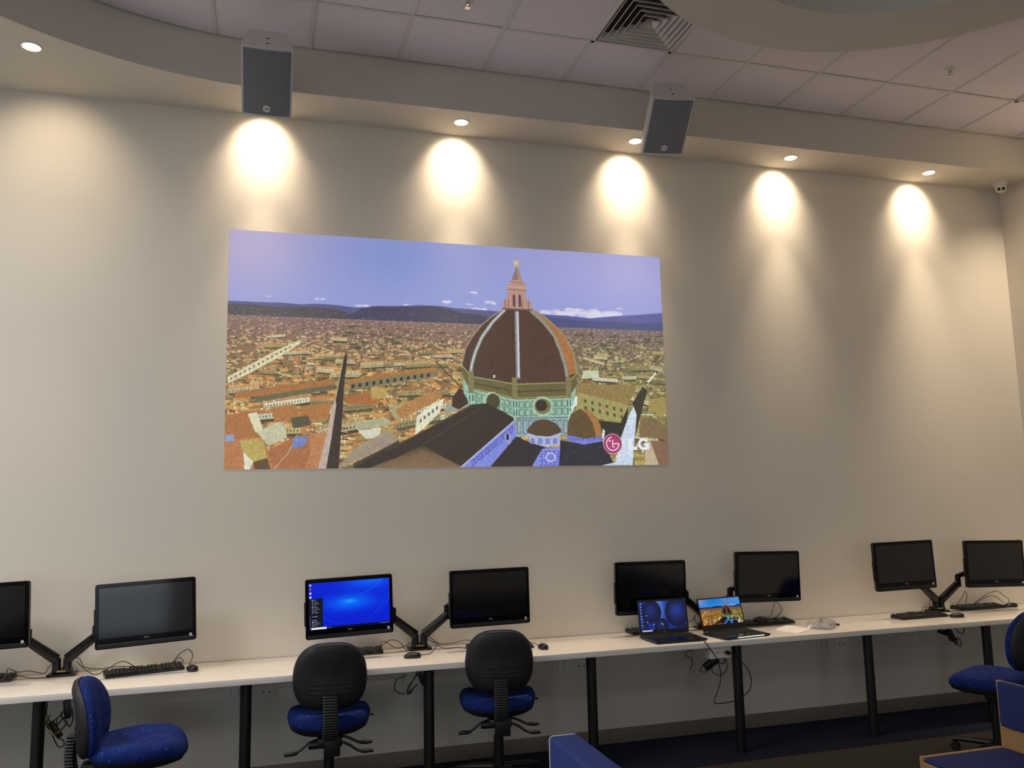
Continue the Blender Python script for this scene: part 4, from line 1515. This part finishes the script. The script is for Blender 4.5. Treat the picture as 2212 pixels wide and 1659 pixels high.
plastic_bag()
pn = thing('marker_pen', 'black marker pen lying on the desk right of the plastic bag', 'pen', (4.13, -.29, DZ + .0065), (0, 0, math.radians(-70)))
MB().cyl((-.068, 0, 0), (.02, 0, 0), .0062, seg=14, bev=.001).build('barrel', BLKPL, pn)
MB().cyl((.02, 0, 0), (.072, 0, 0), .0068, .006, seg=14, bev=.001).build('cap', BLKGL, pn)


def cable_bundle(label, loc, bricks, loops, tie=None):
    t = thing('cable_bundle', label, 'cables', loc, group='cable bundles hanging under the desk')
    iv = Matrix.Translation(-Vector(loc))
    for a, b, w_ in bricks:
        a, b = Vector(a), Vector(b)
        dd = b - a
        m = Matrix.Translation(iv @ ((a + b) / 2)) @ dd.to_track_quat('Z', 'Y').to_matrix().to_4x4()
        tb = MB().box((0, 0, 0), (w_, .032, dd.length), .006, 2)
        tb.bm.transform(m)
        tb.build('adapter_brick', BLKPL, t)
    mb = MB()
    for L in loops:
        mb.tube([iv @ Vector(p) for p in L], .0034, 7, 6)
    mb.build('cable_loops', BLKMET, t, ang=1.5)
    if tie:
        mb = MB()
        for L in tie:
            mb.tube([iv @ Vector(p) for p in L], .003, 6, 6)
        mb.build('cable_tie', YEL, t, ang=1.5)


cable_bundle('black cables and adapters tied with yellow at the left desk leg', (-1.11, -.33, .58),
             [((-1.15, -.35, .56), (-1.09, -.35, .475), .03), ((-1.078, -.30, .665), (-1.066, -.30, .565), .055)],
             [[(-1.16, -.35, .725), (-1.171, -.35, .613), (-1.149, -.35, .562), (-1.127, -.35, .511), (-1.106, -.35, .474), (-1.079, -.35, .457), (-1.071, -.35, .429), (-1.097, -.35, .421), (-1.118, -.35, .454), (-1.133, -.35, .491)],
              [(-1.102, -.3, .60), (-1.102, -.3, .581), (-1.073, -.3, .536), (-1.055, -.3, .516), (-1.041, -.3, .561), (-1.05, -.3, .62)],
              [(-1.15, -.33, .55), (-1.134, -.32, .562), (-1.108, -.3, .581), (-1.09, -.3, .61)],
              [(-1.15, -.35, .6), (-1.165, -.37, .57), (-1.15, -.37, .53), (-1.12, -.36, .53), (-1.115, -.35, .57)],
              [(-1.07, -.3, .55), (-1.09, -.31, .51), (-1.115, -.31, .50), (-1.12, -.31, .53), (-1.09, -.3, .57)]],
             [[(-1.15, -.372, .515), (-1.13, -.372, .497), (-1.10, -.372, .505), (-1.09, -.366, .525)], [(-1.165, -.36, .61), (-1.155, -.37, .55), (-1.14, -.37, .53)]])
cable_bundle('black cables and adapter hanging behind the third desk leg', (.98, -.31, .61),
             [((.975, -.3, .68), (1.012, -.3, .585), .06)],
             [[(.985, -.3, .72), (.956, -.3, .634), (.911, -.3, .577), (.906, -.3, .53), (.938, -.3, .562), (.974, -.3, .59)],
              [(.985, -.3, .66), (.94, -.31, .62), (.915, -.31, .56), (.92, -.31, .535), (.95, -.31, .58)],
              [(1.03, -.3, .70), (1.065, -.3, .65), (1.06, -.3, .61), (1.02, -.3, .60)]])
cable_bundle('black cables and adapters hanging under the right end of the desk', (5.19, -.34, .63),
             [((5.15, -.35, .67), (5.192, -.35, .585), .05), ((5.10, -.31, .66), (5.17, -.31, .635), .035)],
             [[(5.19, -.35, .60), (5.204, -.35, .565), (5.236, -.35, .605), (5.26, -.35, .583), (5.265, -.35, .539), (5.23, -.35, .556), (5.21, -.35, .60)],
              [(5.22, -.35, .70), (5.233, -.35, .664), (5.284, -.35, .631), (5.307, -.35, .666), (5.30, -.35, .72)],
              [(5.19, -.36, .59), (5.20, -.36, .555), (5.225, -.36, .57), (5.22, -.36, .61)],
              [(5.12, -.3, .72), (5.11, -.3, .66), (5.15, -.31, .63)]])
for lab, P in (('thin tan cable looping from the outlet near the third desk leg', [(.93, -.04, .60), (.932, -.06, .598), (.876, -.06, .575), (.857, -.05, .523), (.885, -.04, .486), (.932, -.04, .473)]),
               ('thin tan cable hanging from the outlet near the fifth desk leg', [(3.09, -.045, .60), (3.05, -.06, .61), (3.02, -.06, .585), (3.06, -.06, .56), (3.08, -.05, .52), (3.07, -.03, .47)])):
    o = MB().tube(P, .0035, 7, 6).build('tan_cable', BROWNC, ang=1.5)
    tag(o, lab, 'cable')


# ------------------------------------------------------------------ operator chairs
def sup(a, n):
    return math.copysign(abs(a) ** (2 / n), a)


def make_chair():
    t = thing('office_chair', 'x', 'chair')
    N = 48
    Q = [2 * PI * i / N for i in range(N)]

    def seat_ring(k, z, dz=1.0):
        R = []
        for q in Q:
            x, y = .240 * sup(math.cos(q), 2.9) * k, .228 * sup(math.sin(q), 2.7) * k
            x *= 1 - .10 * max(0, -y / .228)
            zz = z
            zz -= .030 * max(0, (y - .10) / .13) ** 2 * dz
            zz += .022 * (x / .24) ** 2 * dz + .012 * max(0, -(y + .12) / .11) * dz
            R.append((x, y + .02, zz))
        return R
    MB().rings([seat_ring(.90, .452, .3), seat_ring(.99, .462, .5), seat_ring(1.02, .482), seat_ring(1.0, .505), seat_ring(.95, .522), seat_ring(.85, .533), seat_ring(.6, .532), seat_ring(.3, .528), seat_ring(.02, .526)]).build('seat_cushion', BLUE, t, ang=1.4)
    MB().rings([seat_ring(.45, .418, 0), seat_ring(.80, .424, .2), seat_ring(.95, .440, .4), seat_ring(.985, .460, .5), seat_ring(.90, .462, .5)]).build('seat_shell', SHELL, t, ang=1.2)
    W, HB, ZC = .213, .192, .775

    def back_ring(k, y, bow=1.0, kz=None):
        R = []
        kz = k if kz is None else kz
        for q in Q:
            sx, sz = sup(math.cos(q), 3.1), sup(math.sin(q), 2.9)
            ww = W * (1 - .17 * max(0, sz) ** 1.4 - .03 * max(0, -sz) ** 2)
            x, z = ww * sx * k, HB * sz * kz
            yy = y + bow * (.045 * (x / W) ** 2) - .05 * max(0, z / HB) ** 2 * .55 - .012 * (z / HB)
            R.append((x, yy, ZC + z))
        return R
    Y = -.235
    MB().rings([back_ring(.93, Y - .002), back_ring(.985, Y + .004), back_ring(1.0, Y + .018), back_ring(.975, Y + .034), back_ring(.9, Y + .046), back_ring(.7, Y + .056), back_ring(.4, Y + .062), back_ring(.03, Y + .064)]).build('back_cushion', BLUE, t, ang=1.4)
    bs = MB().rings([back_ring(.03, Y - .046), back_ring(.5, Y - .045), back_ring(.80, Y - .042), back_ring(.86, Y - .036), back_ring(.955, Y - .026), back_ring(.99, Y - .012), back_ring(.99, Y - .001), back_ring(.9, Y)]).build('back_shell', SHELL, t, ang=.7)
    for k in range(3):
        z = ZC - .035 - .026 * k
        mb = MB()
        P = []
        for i in range(13):
            x = -.14 + .28 * i / 12
            zz = z + (.014 if i in (0, 12) else 0.0)
            y = Y - .0445 + .045 * (x / W) ** 2 - .012 * ((zz - ZC) / HB)
            P.append((x, y, zz))
        mb.tube(P, .0042, 6, 1)
        mb.build('ridge', SHELL, bs, ang=1.5)
    # ribbed sleeve over the back bar
    mb = MB()
    n = 17
    P = []
    for i in range(n * 2 + 1):
        f = i / (n * 2)
        z = .690 - .265 * f
        y = Y - .058 - .012 * math.sin(f * PI) + .05 * f ** 3
        k = 1.0 if i % 2 == 0 else .86
        wx, wy = .046 * k, .026 * k
        P.append([(wx * sup(math.cos(q), 5), y + wy * sup(math.sin(q), 5), z) for q in [2 * PI * j / 20 for j in range(20)]])
    mb.rings(P)
    mb.build('ribbed_sleeve', SHELL, t, smooth=False)
    mb = MB()
    mb.box((.012, -.20, .385), (.092, .09, .11), .01, 2)
    mb.box((0, -.08, .395), (.14, .24, .05), .01, 2)
    mb.build('tilt_mechanism', BLKPL, t)
    MB().cyl((-.12, -.17, .385), (-.02, -.17, .385), .022, seg=18, bev=.003).build('tension_knob', BLKPL, t)
    for path in ([(-.05, -.12, .405), (-.12, -.13, .385), (-.18, -.135, .345), (-.255, -.14, .33)],
                 [(.05, -.12, .415), (.11, -.13, .40), (.17, -.135, .372), (.245, -.14, .368)],
                 [(.05, -.16, .395), (.11, -.17, .372), (.17, -.175, .335), (.25, -.18, .328)]):
        mb = MB()
        mb.tube(path, .0075, 10, 5)
        a, b = Vector(path[2]), Vector(path[3])
        mb.ball(((a.x + b.x) / 2, (a.y + b.y) / 2, (a.z + b.z) / 2), .036, (1.15, .38, .34))
        mb.build('lever', BLKPL, t, ang=1.2)
    MB().cyl((.245, .03, .482), (.262, .03, .482), .007, seg=10).build('side_stud', BLKPL, t)
    MB().cyl((0, 0, .27), (0, 0, .42), .025, seg=22).cyl((0, 0, .07), (0, 0, .275), .031, seg=22).build('gas_column', BLKPL, t)
    MB().cyl((0, 0, .055), (0, 0, .105), .045, .036, seg=24, bev=.003).build('base_hub', BLKPL, t)
    for k in range(5):
        a = 2 * PI * k / 5 + .35
        c, s = math.cos(a), math.sin(a)
        mb = MB()
        rs = []
        for r, z, hw, hh in ((.03, .085, .026, .020), (.14, .082, .022, .017), (.24, .074, .018, .014), (.285, .066, .018, .010)):
            rs.append([(c * r - s * hw * sup(math.cos(q), 4), s * r + c * hw * sup(math.cos(q), 4), z + hh * sup(math.sin(q), 4)) for q in [2 * PI * j / 14 for j in range(14)]])
        mb.rings(rs)
        mb.build('base_leg', BLKPL, t, ang=.9)
        mb = MB()
        x, y = c * .27, s * .27
        for w_ in (-1, 1):
            mb.cyl((x - s * .006 * w_, y + c * .006 * w_, .027), (x - s * .023 * w_, y + c * .023 * w_, .027), .027, seg=18, bev=.003)
        mb.cyl((x, y, .045), (x, y, .068), .010, seg=12)
        mb.box((x, y, .047), (.026, .026, .014), .004, 1, (0, 0, a))
        mb.build('caster', BLKPL, t)
    return t


CH = [((-.615, -.985, .0), -90, 'blue fabric office chair at the left, side-on and facing right'),
      ((.395, -.535, .0), -3, 'office chair seen from behind, below the lit blue monitor'),
      ((1.455, -.49, .0), -11, 'office chair seen from behind at the dark monitor right of the lit one'),
      ((4.70, -1.19, .0), 27, 'blue office chair at the right edge turned towards the wall')]
ch0 = make_chair()
for i, (p, a, lab) in enumerate(CH):
    if i == 0:
        ch0['label'], ch0.location, ch0.rotation_euler, ch0['group'] = lab, p, (0, 0, math.radians(a)), 'swivel chairs at the desk'
        chA = ch0
    else:
        dup(ch0, lab, p, (0, 0, math.radians(a)))
for c in chA.children:                       # this chair is wound higher, its back set lower
    n = c.name.split('.')[0]
    if n in ('back_cushion', 'back_shell', 'ribbed_sleeve'):
        c.location.z = -.060
    elif n not in ('base_leg', 'caster', 'base_hub', 'gas_column'):
        c.location.z = .055


# ------------------------------------------------------------------ lounge seat and sofa in the foreground
t = thing('lounge_chair', 'low plywood lounge chair with blue pads at the bottom right corner', 'armchair', (3.49, -2.46, 0))
for s in (-1, 1):
    mb = MB()
    mb.box((-.01, s * .295, .335), (.52, .022, .185), .003, 1)
    mb.box((-.245, s * .295, .12), (.05, .022, .24), .003, 1)
    mb.box((.235, s * .295, .12), (.05, .022, .24), .003, 1)
    mb.build('side_panel', PLY, t)
MB().box((0, 0, .345), (.53, .57, .02), .002, 1).build('seat_board', PLY, t)
MB().box((-.262, 0, .32), (.016, .57, .17), .002, 1).build('front_rail', PLY, t)
MB().box((-.006, 0, .392), (.52, .562, .072), .022, 3).build('seat_pad', BLUE3, t)
MB().box((.27, 0, .55), (.024, .61, .42), .004, 2).build('back_panel', PLY, t)
MB().box((.243, 0, .650), (.04, .545, .228), .018, 3).build('back_pad', BLUE3, t)

t = thing('upholstered_sofa', 'blue upholstered sofa with pale piping, only its back end showing at bottom centre', 'sofa', (1.57, -3.1, 0))
MB().box((-.305, 0, .415), (.13, 1.66, .67), .016, 4).build('backrest', BLUE2, t)
MB().box((.07, 0, .33), (.60, 1.62, .20), .03, 4).build('seat_cushion', BLUE2, t)
MB().box((.05, 0, .16), (.62, 1.60, .14), .01, 2).build('base_frame', BLUE2, t)
for sy in (-1, 1):
    y = sy * .826
    P = [(x - .305, y, z + .415) for x, z in rr(.125, .665, .016, 5)]
    P.append(P[0])
    MB().tube(P, .0045, 8, 1).build('piping', PIPE, t, ang=1.5)
    for sx in (-.22, .30):
        MB().cyl((sx, sy * .72, 0), (sx, sy * .72, .1), .02, .025, seg=16).build('leg', BLKMET, t)
